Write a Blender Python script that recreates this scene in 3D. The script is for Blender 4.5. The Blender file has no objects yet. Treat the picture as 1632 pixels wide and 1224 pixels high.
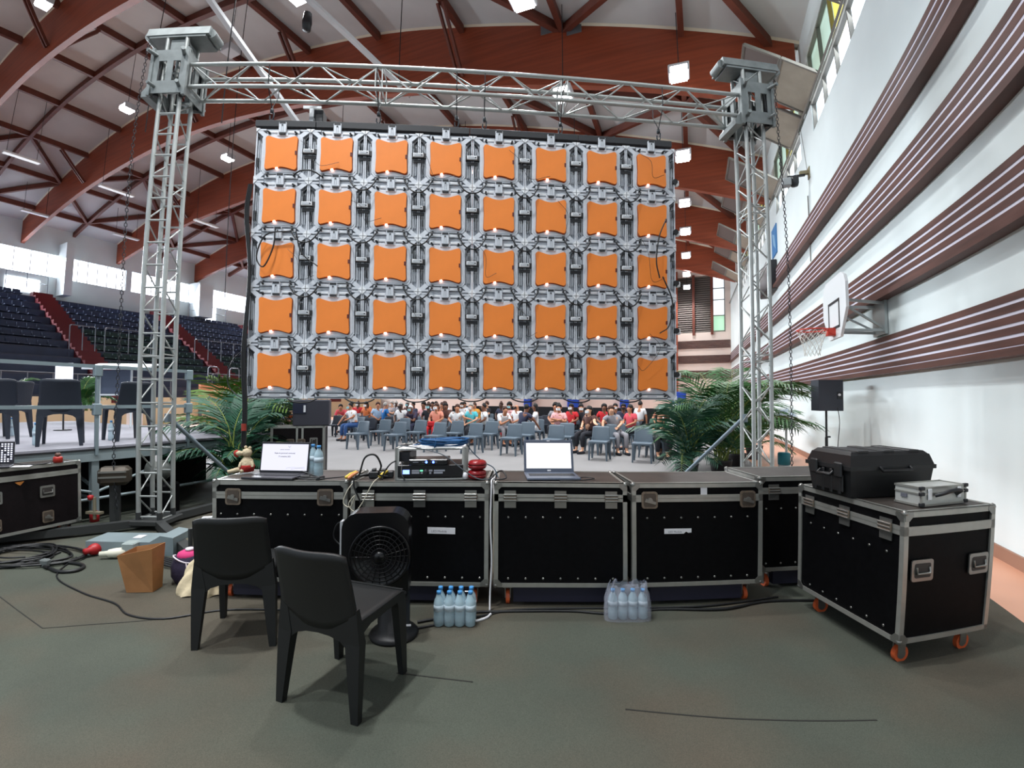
import bpy, math, random
from mathutils import Vector, Matrix, Euler

# ------------------------------------------------------------------ camera, light, exposure
S = bpy.context.scene
COL = S.collection
YAW = 0.3772                      # the hall's long axis lies 21.6 degrees to the right of the camera heading
CY, SY = math.cos(YAW), math.sin(YAW)
cam = bpy.data.cameras.new('camera')
cam.sensor_fit = 'HORIZONTAL'; cam.sensor_width = 36.0; cam.sensor_height = 27.0
cam.type = 'PANO'                 # the phone's ultra-wide lens, with its real barrel distortion
K = 1632 / 36 / 1000
LENS = (1.4529, -0.3424, -0.3307, 0.2727)
for holder in (cam, getattr(cam, 'cycles', None)):
    if holder is not None and hasattr(holder, 'fisheye_polynomial_k1'):
        holder.panorama_type = 'FISHEYE_LENS_POLYNOMIAL'
        holder.fisheye_fov = math.radians(170)
        holder.fisheye_polynomial_k0 = 0.0
        for i, a in enumerate(LENS):
            setattr(holder, 'fisheye_polynomial_k%d' % (i + 1), -a * K ** (i + 1))
        break
cam.clip_start = 0.05; cam.clip_end = 300
co = bpy.data.objects.new('camera', cam); COL.objects.link(co)
co.location = (0, 0, 1.5)
co.rotation_euler = (Matrix.Rotation(math.pi / 2 + 0.0313, 3, 'X') @ Matrix.Rotation(0.0036, 3, 'Z')).to_euler()
S.camera = co
S.view_settings.view_transform = 'Standard'; S.view_settings.look = 'None'
S.view_settings.gamma = 1; S.view_settings.use_curve_mapping = False
S.view_settings.exposure = 0.0
S.cycles.use_denoising = True
S.cycles.max_bounces = 7; S.cycles.diffuse_bounces = 3; S.cycles.glossy_bounces = 3
S.cycles.transmission_bounces = 5; S.cycles.transparent_max_bounces = 12
S.cycles.sample_clamp_indirect = 6.0
S.cycles.caustics_reflective = False; S.cycles.caustics_refractive = False

LAMP_POWER, LAMP_BACK = 130.0, 2.2    # the floodlights under the roof; the added unseen ones carry their own factors
w = bpy.data.worlds.new('sky'); S.world = w; w.use_nodes = True
nt = w.node_tree; nt.nodes.clear()
out = nt.nodes.new('ShaderNodeOutputWorld'); bg = nt.nodes.new('ShaderNodeBackground')
bg.inputs['Color'].default_value = (0.78, 0.89, 1.0, 1); bg.inputs['Strength'].default_value = 0.85
nt.links.new(bg.outputs[0], out.inputs[0])

def hw(X, Y, z=0.0):
    "hall coordinates (X towards the right wall, Y along the hall) to world"
    return Vector((CY * X + SY * Y, -SY * X + CY * Y, z))

def area(name, loc, size, power, rot, col=(1, 1, 1), sy=None, spread=None):
    L = bpy.data.lights.new(name, 'AREA'); L.energy = power; L.color = col
    L.shape = 'RECTANGLE'; L.size = size; L.size_y = sy or size
    if spread: L.spread = spread
    o = bpy.data.objects.new(name, L); COL.objects.link(o)
    o.location = loc; o.rotation_euler = rot
    return o
# daylight coming in through the long rows of clerestory windows
area('daylight_left', hw(-37.6, 20, 10.1), 26, 7000, Euler((0, math.radians(-62), -YAW)), (0.86, 0.93, 1.0), 1.5)
bpy.data.lights['daylight_left'].spread = math.radians(120)
bpy.data.objects['daylight_left'].rotation_euler = (Matrix.Rotation(-YAW, 3, 'Z') @ Matrix.Rotation(math.radians(-56), 3, 'Y') @ Matrix.Rotation(math.pi / 2, 3, 'Z')).to_euler()
for i, (ya, yb) in enumerate(((-5, -0.6), (0.8, 5.6), (7.7, 11.7), (13.1, 17.1), (19.2, 23.2), (25.4, 29.3))):
    o = area('daylight_right', hw(2.7, (ya + yb) / 2, 8.7), yb - ya, 120, (0, 0, 0), (0.9, 0.96, 1.0), 1.9)
    o.rotation_euler = (Matrix.Rotation(-YAW, 3, 'Z') @ Matrix.Rotation(math.radians(65), 3, 'Y') @ Matrix.Rotation(math.pi / 2, 3, 'Z')).to_euler()
# ------------------------------------------------------------------ helpers
def lin(c):
    return tuple((v / 12.92 if v <= 0.04045 else ((v + 0.055) / 1.055) ** 2.4) for v in [x / 255 for x in c])
MATS = {}
def mat(name, rgb, rough=0.6, metal=0.0, var=0.0, scale=8.0, bump=0.0, emit=None, estr=0.0, alpha=None, trans=0.0, coord='Object', rgb2=None, stretch=None, spec=None):
    if name in MATS: return MATS[name]
    m = bpy.data.materials.new(name); m.use_nodes = True
    n = m.node_tree; p = n.nodes['Principled BSDF']
    c = lin(rgb)
    p.inputs['Base Color'].default_value = (*c, 1); p.inputs['Roughness'].default_value = rough
    p.inputs['Metallic'].default_value = metal
    if spec is not None: p.inputs['Specular IOR Level'].default_value = spec
    if trans: p.inputs['Transmission Weight'].default_value = trans
    if alpha is not None: p.inputs['Alpha'].default_value = alpha
    if emit:
        p.inputs['Emission Color'].default_value = (*lin(emit), 1); p.inputs['Emission Strength'].default_value = estr
    if var or bump or rgb2:
        tc = n.nodes.new('ShaderNodeTexCoord'); nz = n.nodes.new('ShaderNodeTexNoise')
        nz.inputs['Scale'].default_value = scale; nz.inputs['Detail'].default_value = 5
        src = tc.outputs[coord]
        if stretch:
            mp = n.nodes.new('ShaderNodeMapping'); mp.inputs['Scale'].default_value = stretch
            n.links.new(src, mp.inputs[0]); src = mp.outputs[0]
        n.links.new(src, nz.inputs['Vector'])
        if var or rgb2:
            cr = n.nodes.new('ShaderNodeValToRGB')
            c2 = lin(rgb2) if rgb2 else tuple(min(1, v * (1 + var)) for v in c)
            c1 = c if rgb2 else tuple(v * (1 - var) for v in c)
            cr.color_ramp.elements[0].position = 0.33; cr.color_ramp.elements[1].position = 0.67
            cr.color_ramp.elements[0].color = (*c1, 1); cr.color_ramp.elements[1].color = (*c2, 1)
            n.links.new(nz.outputs['Fac'], cr.inputs[0]); n.links.new(cr.outputs[0], p.inputs['Base Color'])
        if bump:
            b = n.nodes.new('ShaderNodeBump'); b.inputs['Strength'].default_value = bump; b.inputs['Distance'].default_value = 0.02
            n.links.new(nz.outputs['Fac'], b.inputs['Height']); n.links.new(b.outputs[0], p.inputs['Normal'])
    MATS[name] = m
    return m

class MB:
    "collects shapes; build() links them as one mesh object"
    def __init__(s): s.v = []; s.f = []; s.mi = []; s.sm = []; s.cur = 0; s.smooth = False
    def add(s, vs, fs, smooth=None):
        b = len(s.v); s.v.extend([tuple(v) for v in vs])
        for f in fs: s.f.append(tuple(b + i for i in f)); s.mi.append(s.cur); s.sm.append(s.smooth if smooth is None else smooth)
        return s
    def box(s, x0, x1, y0, y1, z0, z1, M=None, ch=0.0):
        if x0 > x1: x0, x1 = x1, x0
        if y0 > y1: y0, y1 = y1, y0
        if z0 > z1: z0, z1 = z1, z0
        if ch > 0:
            c = min(ch, (x1 - x0) / 2.2, (y1 - y0) / 2.2, (z1 - z0) / 2.2)
            vs = []; 
            X, Y, Z = (x0, x1), (y0, y1), (z0, z1)
            idx = {}
            for i in (0, 1):
                for j in (0, 1):
                    for k in (0, 1):
                        a, b2, d = X[i], Y[j], Z[k]
                        sx, sy_, sz = (c if i == 0 else -c), (c if j == 0 else -c), (c if k == 0 else -c)
                        idx[(i, j, k, 0)] = len(vs); vs.append((a, b2 + sy_, d + sz))
                        idx[(i, j, k, 1)] = len(vs); vs.append((a + sx, b2, d + sz))
                        idx[(i, j, k, 2)] = len(vs); vs.append((a + sx, b2 + sy_, d))
            fs = []
            def q(*k): fs.append([idx[t] for t in k])
            for i in (0, 1):
                q((i,0,0,0),(i,1,0,0),(i,1,1,0),(i,0,1,0)); q((0,i,0,1),(1,i,0,1),(1,i,1,1),(0,i,1,1)); q((0,0,i,2),(1,0,i,2),(1,1,i,2),(0,1,i,2))
                for j in (0, 1):
                    q((i,j,0,0),(i,j,1,0),(i,j,1,1),(i,j,0,1)); q((i,0,j,0),(i,1,j,0),(i,1,j,2),(i,0,j,2)); q((0,i,j,1),(1,i,j,1),(1,i,j,2),(0,i,j,2))
                    for k in (0, 1): fs.append([idx[(i,j,k,0)], idx[(i,j,k,1)], idx[(i,j,k,2)]])
        else:
            vs = [(x, y, z) for x in (x0, x1) for y in (y0, y1) for z in (z0, z1)]
            fs = [(0,1,3,2),(4,6,7,5),(0,4,5,1),(2,3,7,6),(0,2,6,4),(1,5,7,3)]
        if M is not None: vs = [M @ Vector(v) for v in vs]
        return s.add(vs, fs, False)
    def bar(s, p, q, w, h, up=(0, 0, 1)):
        "rectangular bar from p to q, w across, h along up"
        p = Vector(p); q = Vector(q); d = (q - p); L = d.length; d.normalize()
        u = Vector(up); sd = d.cross(u)
        if sd.length < 1e-4: sd = d.cross(Vector((1, 0, 0)))
        sd.normalize(); u = sd.cross(d)
        vs = [b + sd * a + u * c for b in (p, q) for a in (-w / 2, w / 2) for c in (-h / 2, h / 2)]
        return s.add(vs, [(0,1,3,2),(4,6,7,5),(0,4,5,1),(2,3,7,6),(0,2,6,4),(1,5,7,3)], False)
    def tube(s, pts, r, n=8, closed=False, caps=True):
        pts = [Vector(p) for p in pts]; N = len(pts)
        rs = r if isinstance(r, (list, tuple)) else [r] * N
        prev = None; rings = []
        for i, p in enumerate(pts):
            if closed: t = pts[(i + 1) % N] - pts[i - 1]
            else: t = pts[min(i + 1, N - 1)] - pts[max(i - 1, 0)]
            if t.length < 1e-9: t = Vector((0, 0, 1))
            t.normalize()
            if prev is None:
                a = Vector((0, 0, 1)) if abs(t.z) < 0.9 else Vector((1, 0, 0))
                u = t.cross(a).normalized()
            else:
                u = prev - t * prev.dot(t)
                if u.length < 1e-6: u = t.orthogonal()
                u.normalize()
            prev = u; v = t.cross(u)
            rings.append([p + (u * math.cos(2 * math.pi * k / n) + v * math.sin(2 * math.pi * k / n)) * rs[i] for k in range(n)])
        vs = [v for R in rings for v in R]; fs = []
        for i in range(N - 1 + (1 if closed else 0)):
            a, b = i * n, ((i + 1) % N) * n
            for k in range(n): fs.append((a + k, a + (k + 1) % n, b + (k + 1) % n, b + k))
        s.add(vs, fs, True)
        if caps and not closed:
            s.add(rings[0], [tuple(range(n))[::-1]], False); s.add(rings[-1], [tuple(range(n))], False)
        return s
    def cyl(s, p, q, r, n=12, r2=None): return s.tube([p, q], [r, r if r2 is None else r2], n)
    def lathe(s, prof, n=20, M=None, smooth=True):
        vs = [(r * math.cos(2 * math.pi * k / n), r * math.sin(2 * math.pi * k / n), z) for r, z in prof for k in range(n)]
        fs = [(i * n + k, i * n + (k + 1) % n, (i + 1) * n + (k + 1) % n, (i + 1) * n + k) for i in range(len(prof) - 1) for k in range(n)]
        fs += [tuple(range(n))[::-1], tuple((len(prof) - 1) * n + k for k in range(n))]
        if M is not None: vs = [M @ Vector(v) for v in vs]
        return s.add(vs, fs, smooth)
    def prism(s, poly, d0, d1, axis='y', M=None):
        "polygon in the plane across axis, pushed from d0 to d1"
        def P(a, b, d): return {'y': (a, d, b), 'z': (a, b, d), 'x': (d, a, b)}[axis]
        n = len(poly); vs = [P(a, b, d0) for a, b in poly] + [P(a, b, d1) for a, b in poly]
        if M is not None: vs = [M @ Vector(v) for v in vs]
        fs = [tuple(range(n)), tuple(range(n, 2 * n))[::-1]] + [(i, i + n, (i + 1) % n + n, (i + 1) % n) for i in range(n)]
        return s.add(vs, fs, False)
    def grid(s, P, nu, nv, smooth=True, flip=False):
        "surface from a function P(i/nu, j/nv)"
        vs = [P(i / nu, j / nv) for i in range(nu + 1) for j in range(nv + 1)]
        fs = [(i * (nv + 1) + j, i * (nv + 1) + j + 1, (i + 1) * (nv + 1) + j + 1, (i + 1) * (nv + 1) + j) for i in range(nu) for j in range(nv)]
        return s.add(vs, fs, smooth)
    def shell(s, P, th, nu, nv):
        "closed thick surface; P returns (point, normal)"
        A = [P(i / nu, j / nv) for i in range(nu + 1) for j in range(nv + 1)]
        t = [Vector(p) + Vector(nn) * th / 2 for p, nn in A]; b = [Vector(p) - Vector(nn) * th / 2 for p, nn in A]
        N = len(A); I = lambda i, j: i * (nv + 1) + j; fs = []
        for i in range(nu):
            for j in range(nv):
                fs.append((I(i,j), I(i,j+1), I(i+1,j+1), I(i+1,j))); fs.append((N+I(i,j), N+I(i+1,j), N+I(i+1,j+1), N+I(i,j+1)))
        for i in range(nu):
            fs.append((I(i,0), I(i+1,0), N+I(i+1,0), N+I(i,0))); fs.append((I(i,nv), N+I(i,nv), N+I(i+1,nv), I(i+1,nv)))
        for j in range(nv):
            fs.append((I(0,j), N+I(0,j), N+I(0,j+1), I(0,j+1))); fs.append((I(nu,j), I(nu,j+1), N+I(nu,j+1), N+I(nu,j)))
        return s.add(t + b, fs, True)
    def mesh(s, name, mats):
        me = bpy.data.meshes.new(name); me.from_pydata(s.v, [], s.f)
        for m in (mats if isinstance(mats, (list, tuple)) else [mats]): me.materials.append(m)
        me.polygons.foreach_set('material_index', s.mi); me.polygons.foreach_set('use_smooth', s.sm)
        me.update()
        return me
    def build(s, name, mats, parent=None, loc=None, rotz=0.0, rot=None, bevel=0.0, fix=True):
        me = s.mesh(name, mats)
        if fix:
            import bmesh
            bm = bmesh.new(); bm.from_mesh(me); bmesh.ops.recalc_face_normals(bm, faces=bm.faces); bm.to_mesh(me); bm.free()
        o = bpy.data.objects.new(name, me); COL.objects.link(o)
        if parent is not None: o.parent = parent
        if loc is not None: o.location = loc
        if rotz: o.rotation_euler = (0, 0, rotz)
        if rot is not None: o.rotation_euler = rot
        return o

def thing(name, label, cat, loc=(0, 0, 0), rotz=0.0, group=None):
    o = bpy.data.objects.new(name, None); COL.objects.link(o)
    o.location = loc; o.rotation_euler = (0, 0, rotz); o.empty_display_size = 0.1
    return tag(o, label, cat, group)
def tag(o, label=None, cat=None, group=None, kind=None):
    if label: o['label'] = label
    if cat: o['category'] = cat
    if group: o['group'] = group
    if kind: o['kind'] = kind
    return o
def struct(mb, name, mats, hall=True, label=None, cat='wall', parent=None, fix=True):
    o = mb.build(name, mats, parent, rotz=(-YAW if hall and parent is None else 0), fix=fix)
    if parent is None: tag(o, label, cat, kind='structure')
    return o
def dup(root, loc, rotz, label=None, group=None, slotmats=None):
    "a copy of a thing with copies of its parts and their sub-parts"
    r = root.copy(); COL.objects.link(r); r.location = loc; r.rotation_euler = (root.rotation_euler[0], root.rotation_euler[1], rotz)
    if label: r['label'] = label
    if group: r['group'] = group
    for ch in list(root.children):
        c = ch.copy(); COL.objects.link(c); c.parent = r
        for g in list(ch.children):
            d = g.copy(); COL.objects.link(d); d.parent = c
    return r
def T(x=0, y=0, z=0): return Matrix.Translation((x, y, z))
def R(a, ax='Z'): return Matrix.Rotation(a, 4, ax)
def rrect(x0, x1, z0, z1, r, n=4):
    P = []
    for cx, cz, a0 in ((x1 - r, z1 - r, 0), (x0 + r, z1 - r, 90), (x0 + r, z0 + r, 180), (x1 - r, z0 + r, 270)):
        for k in range(n + 1):
            a = math.radians(a0 + 90 * k / n); P.append((cx + r * math.cos(a), cz + r * math.sin(a)))
    return P
def curve_pts(P, n=6):
    "smooth path through points (Catmull-Rom)"
    P = [Vector(p) for p in P]; Q = [P[0] * 2 - P[1]] + P + [P[-1] * 2 - P[-2]]; O = []
    for i in range(1, len(Q) - 2):
        for k in range(n):
            t = k / n; a, b, c, d = Q[i - 1], Q[i], Q[i + 1], Q[i + 2]
            O.append(0.5 * ((2 * b) + (c - a) * t + (2 * a - 5 * b + 4 * c - d) * t * t + (3 * b - a - 3 * c + d) * t ** 3))
    O.append(P[-1]); return O
def interp(x, T_):
    for (a, va), (b, vb) in zip(T_, T_[1:]):
        if a <= x <= b: return va + (vb - va) * (x - a) / (b - a)
    return T_[0][1] if x < T_[0][0] else T_[-1][1]
def smoothi(x, T_):
    "cosine-free smooth interpolation (Catmull-Rom on a table)"
    n = len(T_)
    for i in range(n - 1):
        a, b = T_[i], T_[i + 1]
        if a[0] <= x <= b[0]:
            p = T_[max(i - 1, 0)]; q = T_[min(i + 2, n - 1)]; t = (x - a[0]) / (b[0] - a[0]); h = b[0] - a[0]
            m0 = (b[1] - p[1]) / max(b[0] - p[0], 1e-6) * h; m1 = (q[1] - a[1]) / max(q[0] - a[0], 1e-6) * h
            return (2*t**3-3*t*t+1)*a[1] + (t**3-2*t*t+t)*m0 + (-2*t**3+3*t*t)*b[1] + (t**3-t*t)*m1
    return T_[0][1] if x < T_[0][0] else T_[-1][1]
# ------------------------------------------------------------------ the hall
XR, XL, YB, YF = 2.85, -38.5, -9.0, 35.8
ARCH_Y = [-6.0, 0.2, 6.3, 12.4, 18.45, 24.5, 30.5]
Z_UP = [(-39.5, 12.3), (-38, 12.8), (-34, 13.9), (-30, 14.8), (-26, 15.4), (-22, 15.6), (-18, 15.5), (-14, 15.05), (-9.7, 14.35), (-6.2, 13.45), (-2.4, 12.3), (0, 11.5), (1.8, 10.85), (3.4, 10.2)]
Z_LO = [(-39.5, 10.9), (-38, 11.3), (-34, 12.1), (-30, 12.75), (-26, 13.15), (-22, 13.35), (-18, 13.2), (-14, 12.75), (-10, 12.05), (-5, 11.05), (-2.5, 10.4), (0, 9.65), (1.6, 9.1), (2.85, 8.65)]
zu = lambda x: smoothi(x, Z_UP); zl = lambda x: smoothi(x, Z_LO)
m_wall = mat('painted wall', (220, 230, 230), 0.85, var=0.04, scale=0.6, coord='Object')
m_wall2 = mat('cream wall', (228, 212, 202), 0.85, var=0.05, scale=0.5)
m_slat = mat('brown slat wood', (84, 52, 44), 0.55, var=0.3, scale=2.5, stretch=(1, 0.35, 4))
m_glulam = mat('glulam wood', (142, 66, 40), 0.5, var=0.18, scale=1.2, stretch=(0.4, 1, 9))
m_joist = mat('brown joist', (104, 52, 38), 0.55, var=0.15, scale=3)
m_ceil = mat('ceiling board', (206, 208, 208), 0.9, var=0.05, scale=0.7)
m_strip = mat('ceiling edge strip', (225, 215, 195), 0.7)
m_alu = mat('window frame metal', (120, 118, 112), 0.5, metal=0.3)
m_carpet = mat('shaded carpet', (76, 75, 67), 0.95, var=0.10, scale=1.4, bump=0.12)  # same carpet as the audience area, its shade put into a darker colour
m_carpet2 = mat('lit carpet', (128, 126, 126), 0.95, var=0.05, scale=1.0)  # the same carpet in brighter light, painted as a paler colour
m_sport = mat('salmon sports floor', (206, 150, 122), 0.45, var=0.05, scale=0.8)
m_panel = mat('grey awning board', (150, 142, 128), 0.8, var=0.08, scale=3)

# floor: the salmon sports floor with carpet laid over it
b = MB(); b.box(XL - 6, XR + 0.5, YB, YF + 0.5, -0.3, 0.0); struct(b, 'floor', m_sport, cat='floor')
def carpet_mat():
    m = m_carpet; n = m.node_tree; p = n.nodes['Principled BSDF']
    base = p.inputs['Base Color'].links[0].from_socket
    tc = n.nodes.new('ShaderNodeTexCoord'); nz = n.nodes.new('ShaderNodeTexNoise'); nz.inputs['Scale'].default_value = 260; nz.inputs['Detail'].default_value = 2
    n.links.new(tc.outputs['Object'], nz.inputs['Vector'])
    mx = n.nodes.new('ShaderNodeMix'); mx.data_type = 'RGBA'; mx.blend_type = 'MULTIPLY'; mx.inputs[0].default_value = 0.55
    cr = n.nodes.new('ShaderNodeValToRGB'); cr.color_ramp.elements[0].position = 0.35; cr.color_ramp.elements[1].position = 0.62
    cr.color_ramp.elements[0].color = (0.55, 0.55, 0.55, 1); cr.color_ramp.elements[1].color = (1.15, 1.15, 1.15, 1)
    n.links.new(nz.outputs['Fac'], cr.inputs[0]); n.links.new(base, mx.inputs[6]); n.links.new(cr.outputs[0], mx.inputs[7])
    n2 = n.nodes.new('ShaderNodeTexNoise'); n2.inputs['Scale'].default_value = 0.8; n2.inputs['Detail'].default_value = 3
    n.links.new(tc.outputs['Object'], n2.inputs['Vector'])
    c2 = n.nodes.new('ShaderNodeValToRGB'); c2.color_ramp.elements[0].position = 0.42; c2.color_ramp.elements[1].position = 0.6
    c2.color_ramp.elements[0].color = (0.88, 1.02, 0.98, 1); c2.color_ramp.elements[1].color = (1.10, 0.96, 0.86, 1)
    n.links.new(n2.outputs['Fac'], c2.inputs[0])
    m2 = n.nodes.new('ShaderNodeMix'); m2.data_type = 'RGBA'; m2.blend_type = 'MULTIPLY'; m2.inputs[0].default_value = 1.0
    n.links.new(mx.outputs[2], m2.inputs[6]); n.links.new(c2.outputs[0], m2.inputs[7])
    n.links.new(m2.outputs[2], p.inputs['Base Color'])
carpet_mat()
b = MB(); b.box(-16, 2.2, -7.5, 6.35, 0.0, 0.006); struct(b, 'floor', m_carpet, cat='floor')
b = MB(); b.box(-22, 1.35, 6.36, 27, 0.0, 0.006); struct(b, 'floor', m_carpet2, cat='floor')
# carpet seams: thin dark joints
b = MB()
def seam(P):
    for p, q in zip(P, P[1:]): b.bar((p[0], p[1], 0.0068), (q[0], q[1], 0.0068), 0.008, 0.003)
SEAMS = [[(0.55, 2.16), (1.0, 2.07), (1.7, 1.96)], [(-3.9, 3.0), (-3.0, 2.62), (-2.75, 2.75), (-2.2, 2.98)], [(-.62, 2.45), (-.2, 2.38)]]
for s_ in SEAMS: seam(s_)
struct(b, 'trim_1', mat('seam', (38, 38, 34), 0.9), hall=False, cat='carpet seam')

# right wall with clerestory openings
WIN = [(-5.0, -0.6), (0.8, 5.6), (7.7, 11.75), (13.1, 17.1), (19.2, 23.2), (25.4, 29.3)]
b = MB(); SILL, WTOP = 7.7, 9.65
b.box(XR, XR + 0.35, YB, YF + 0.3, 0, SILL)
b.box(XR, XR + 0.35, YB, YF + 0.3, WTOP, 11.0)
prev = YB
for y0, y1 in WIN + [(YF + 0.3, 0)]:
    b.box(XR, XR + 0.35, prev, y0, SILL, WTOP); prev = y1
struct(b, 'wall_right', m_wall)
m_glass = mat('window glass', (235, 245, 250), 0.05, alpha=0.12)
m_milk = mat('daylit translucent pane', (235, 245, 250), 0.4, emit=(232, 243, 255), estr=1.6)
m_tint = mat('daylit yellow pane', (230, 220, 90), 0.4, emit=(250, 236, 120), estr=0.9)
m_outside = mat('daylit outside tiles', (160, 190, 180), 0.7, emit=(190, 215, 200), estr=0.7)
for k, (y0, y1) in enumerate(WIN):
    f = MB()
    f.box(XR - 0.02, XR + 0.1, y0, y1, 8.36, 8.44); f.box(XR + 0.02, XR + 0.1, y0, y1, SILL, SILL + 0.04)
    n = 4
    for i in range(n + 1):
        y = y0 + (y1 - y0) * i / n; f.box(XR + 0.02, XR + 0.1, y - 0.02, y + 0.02, SILL, WTOP)
    f.box(XR + 0.02, XR + 0.1, y0, y1, WTOP - 0.05, WTOP)
    fr = struct(f, 'window_%d' % (k + 1), m_alu, cat='window')
    g = MB(); g.box(XR + 0.12, XR + 0.13, y0, y1, SILL, 8.4)
    struct(g, 'glass', m_milk, parent=fr)
    g = MB()
    for i in range(n):
        a, c = y0 + (y1 - y0) * i / n, y0 + (y1 - y0) * (i + 1) / n
        g.cur = 1 if i == 1 else 0
        g.box(XR + 0.12, XR + 0.13, a, c - 0.0, 8.4, WTOP)
    struct(g, 'glass', [m_outside, m_tint], parent=fr)
    # tilted sashes and grey boards hanging in under the roof at both ends of the opening
    t = MB()
    for ya, yb in ((y0 - 0.55, y0 + 1.0), (y1 - 1.0, y1 + 0.55)):
        for (xa, za, xb, zb, mi) in ((XR - 0.02, 8.5, XR - 0.75, 9.0, 1), (XR - 0.78, 9.02, XR - 1.5, 9.5, 2)):
            t.cur = 0
            for yy in (ya, yb): t.bar((xa, yy, za), (xb, yy, zb), 0.05, 0.06)
            t.bar((xa, ya, za), (xa, yb, za), 0.05, 0.06); t.bar((xb, ya, zb), (xb, yb, zb), 0.05, 0.06)
            t.cur = mi
            t.add([(xa, ya, za), (xa, yb, za), (xb, yb, zb), (xb, ya, zb), (xa, ya, za + .02), (xa, yb, za + .02), (xb, yb, zb + .02), (xb, ya, zb + .02)], [(0,1,2,3),(4,5,6,7),(0,1,5,4),(2,3,7,6),(1,2,6,5),(0,3,7,4)], False)
    t.cur = 0
    struct(t, 'open_sash', [m_alu, m_panel, mat('dark grey board', (104, 94, 90), 0.8)], parent=fr)
# slatted wood bands
BANDS = [(5.25, 6.0, 6, 17.2, -8.5), (4.09, 4.83, 6, YF, -8.5), (2.97, 3.66, 6, YF, -8.5), (1.85, 2.48, 6, YF, -8.5)]
k = 2
for z0, z1, n, ye, ys in BANDS:
    b = MB(); h = (z1 - z0); pitch = (h - 0.03) / n
    for i in range(n):
        zz = z0 + i * pitch + 0.02
        dep = 0.16 if i == 0 else 0.05
        b.cur = 0; b.box(XR - dep, XR - 0.001, ys, ye - 0.0, zz, zz + pitch * 0.70)
        if i < n - 1: b.cur = 1; b.box(XR - 0.045, XR - 0.001, ys, ye, zz + pitch * 0.70, zz + pitch)
    struct(b, 'trim_%d' % k, [m_slat, mat('white lath', (214, 212, 226), 0.6)], cat='slatted wood band', label='dark brown slatted wood band on the right wall, %s of four' % ('topmost', 'second from the top', 'third from the top', 'lowest')[k - 2]); k += 1
b = MB(); b.box(XR - 0.03, XR - 0.001, YB, YF, 0, 0.12); struct(b, 'baseboard_right', mat('baseboard', (150, 112, 92), 0.6))
# conduit and cables down the wall
b = MB(); b.tube([(XR - 0.02, 12.6, 6.5), (XR - 0.02, 12.6, 4.85)], 0.012, 6); b.tube([(XR - 0.02, 12.9, 8.4), (XR - 0.02, 12.45, 6.9)], 0.006, 6)
b.tube([(XR - 0.06, YB, 8.44), (XR - 0.06, YF, 8.44)], 0.03, 6)
struct(b, 'trim_7', m_alu, cat='conduit')

# far wall
b = MB()
b.box(XL - 0.3, XR, YF, YF + 0.3, 0, 6.4)
b.box(2.5, XR, YF, YF + 0.3, 6.4, 11); b.box(XL - 0.3, -22, YF, YF + 0.3, 6.4, 16); b.box(-22, 2.5, YF, YF + 0.3, 10.6, 16)
struct(b, 'wall_back', m_wall2)
b = MB(); b.box(-22, 1.6, YF + 0.2, YF + 0.28, 6.4, 10.6); struct(b, 'wall_back', mat('dark backing', (70, 64, 62), .9))
b = MB()
for j in range(26):
    z = 6.45 + j * 0.16
    b.add([(-22, YF + 0.02, z), (1.6, YF + 0.02, z), (1.6, YF + 0.12, z + 0.14), (-22, YF + 0.12, z + 0.14)], [(0, 1, 2, 3)], False)
b.cur = 1
for x in (-21, -17.6, -14.2, -10.8, -7.4, -4, -1.15, 0.35, 1.6): b.box(x - 0.09, x + 0.09, YF - 0.1, YF + 0.05, 6.2, 10.7)
struct(b, 'trim_8', [mat('grey louvre', (120, 112, 106), 0.7), m_joist], cat='louvre wall', fix=False)
f = MB(); 
for x in (1.68, 2.45): f.box(x - 0.03, x + 0.03, YF - 0.02, YF + 0.1, 6.4, 10.6)
for z in (6.45, 7.6, 8.75, 9.6): f.box(1.68, 2.45, YF - 0.02, YF + 0.1, z - 0.03, z + 0.03)
fr = struct(f, 'window_8', m_alu, cat='window')
g = MB(); g.box(1.68, 2.45, YF + 0.12, YF + 0.14, 7.6, 10.6); g.cur = 1; g.box(1.68, 2.45, YF + 0.12, YF + 0.14, 6.4, 7.6)
struct(g, 'glass', [m_milk, mat('daylit green tree view', (150, 190, 160), 0.5, emit=(170, 215, 185), estr=1.0)], parent=fr)
b = MB()
for z0, z1 in ((5.22, 5.8), (4.12, 4.72), (3.0, 3.6)):
    for i in range(6): b.box(-24, XR - 0.05, YF - 0.06, YF - 0.001, z0 + i * 0.1, z0 + i * 0.1 + 0.068)
struct(b, 'trim_6', m_slat, cat='slatted wood band', label='three slatted wood bands across the far end wall')
b = MB(); b.box(-1.25, -0.75, YF - 0.35, YF - 0.02, 0, 11); struct(b, 'trim_9', m_glulam, cat='column', label='reddish brown timber column against the far wall')
m_blue = mat('blue padding', (10, 66, 176), 0.6)
for i, (x0, x1, z) in enumerate(((-1.15, -0.2, 2.0), (-4.95, -4.3, 2.0), (-9.1, -8.2, 2.0), (-12.9, -12.3, 2.0))):
    b = MB(); b.box(x0, x1, YF - 0.5, YF - 0.37 if i == 0 else YF - 0.05, 0.0, z, ch=0.03)
    o = b.build('wall_pad', m_blue, rotz=-YAW)
    tag(o, 'blue safety pad on the far wall, %s counted from the right' % ('first', 'second', 'third', 'fourth')[i], 'wall pad', 'blue pads on the far wall')

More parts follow.
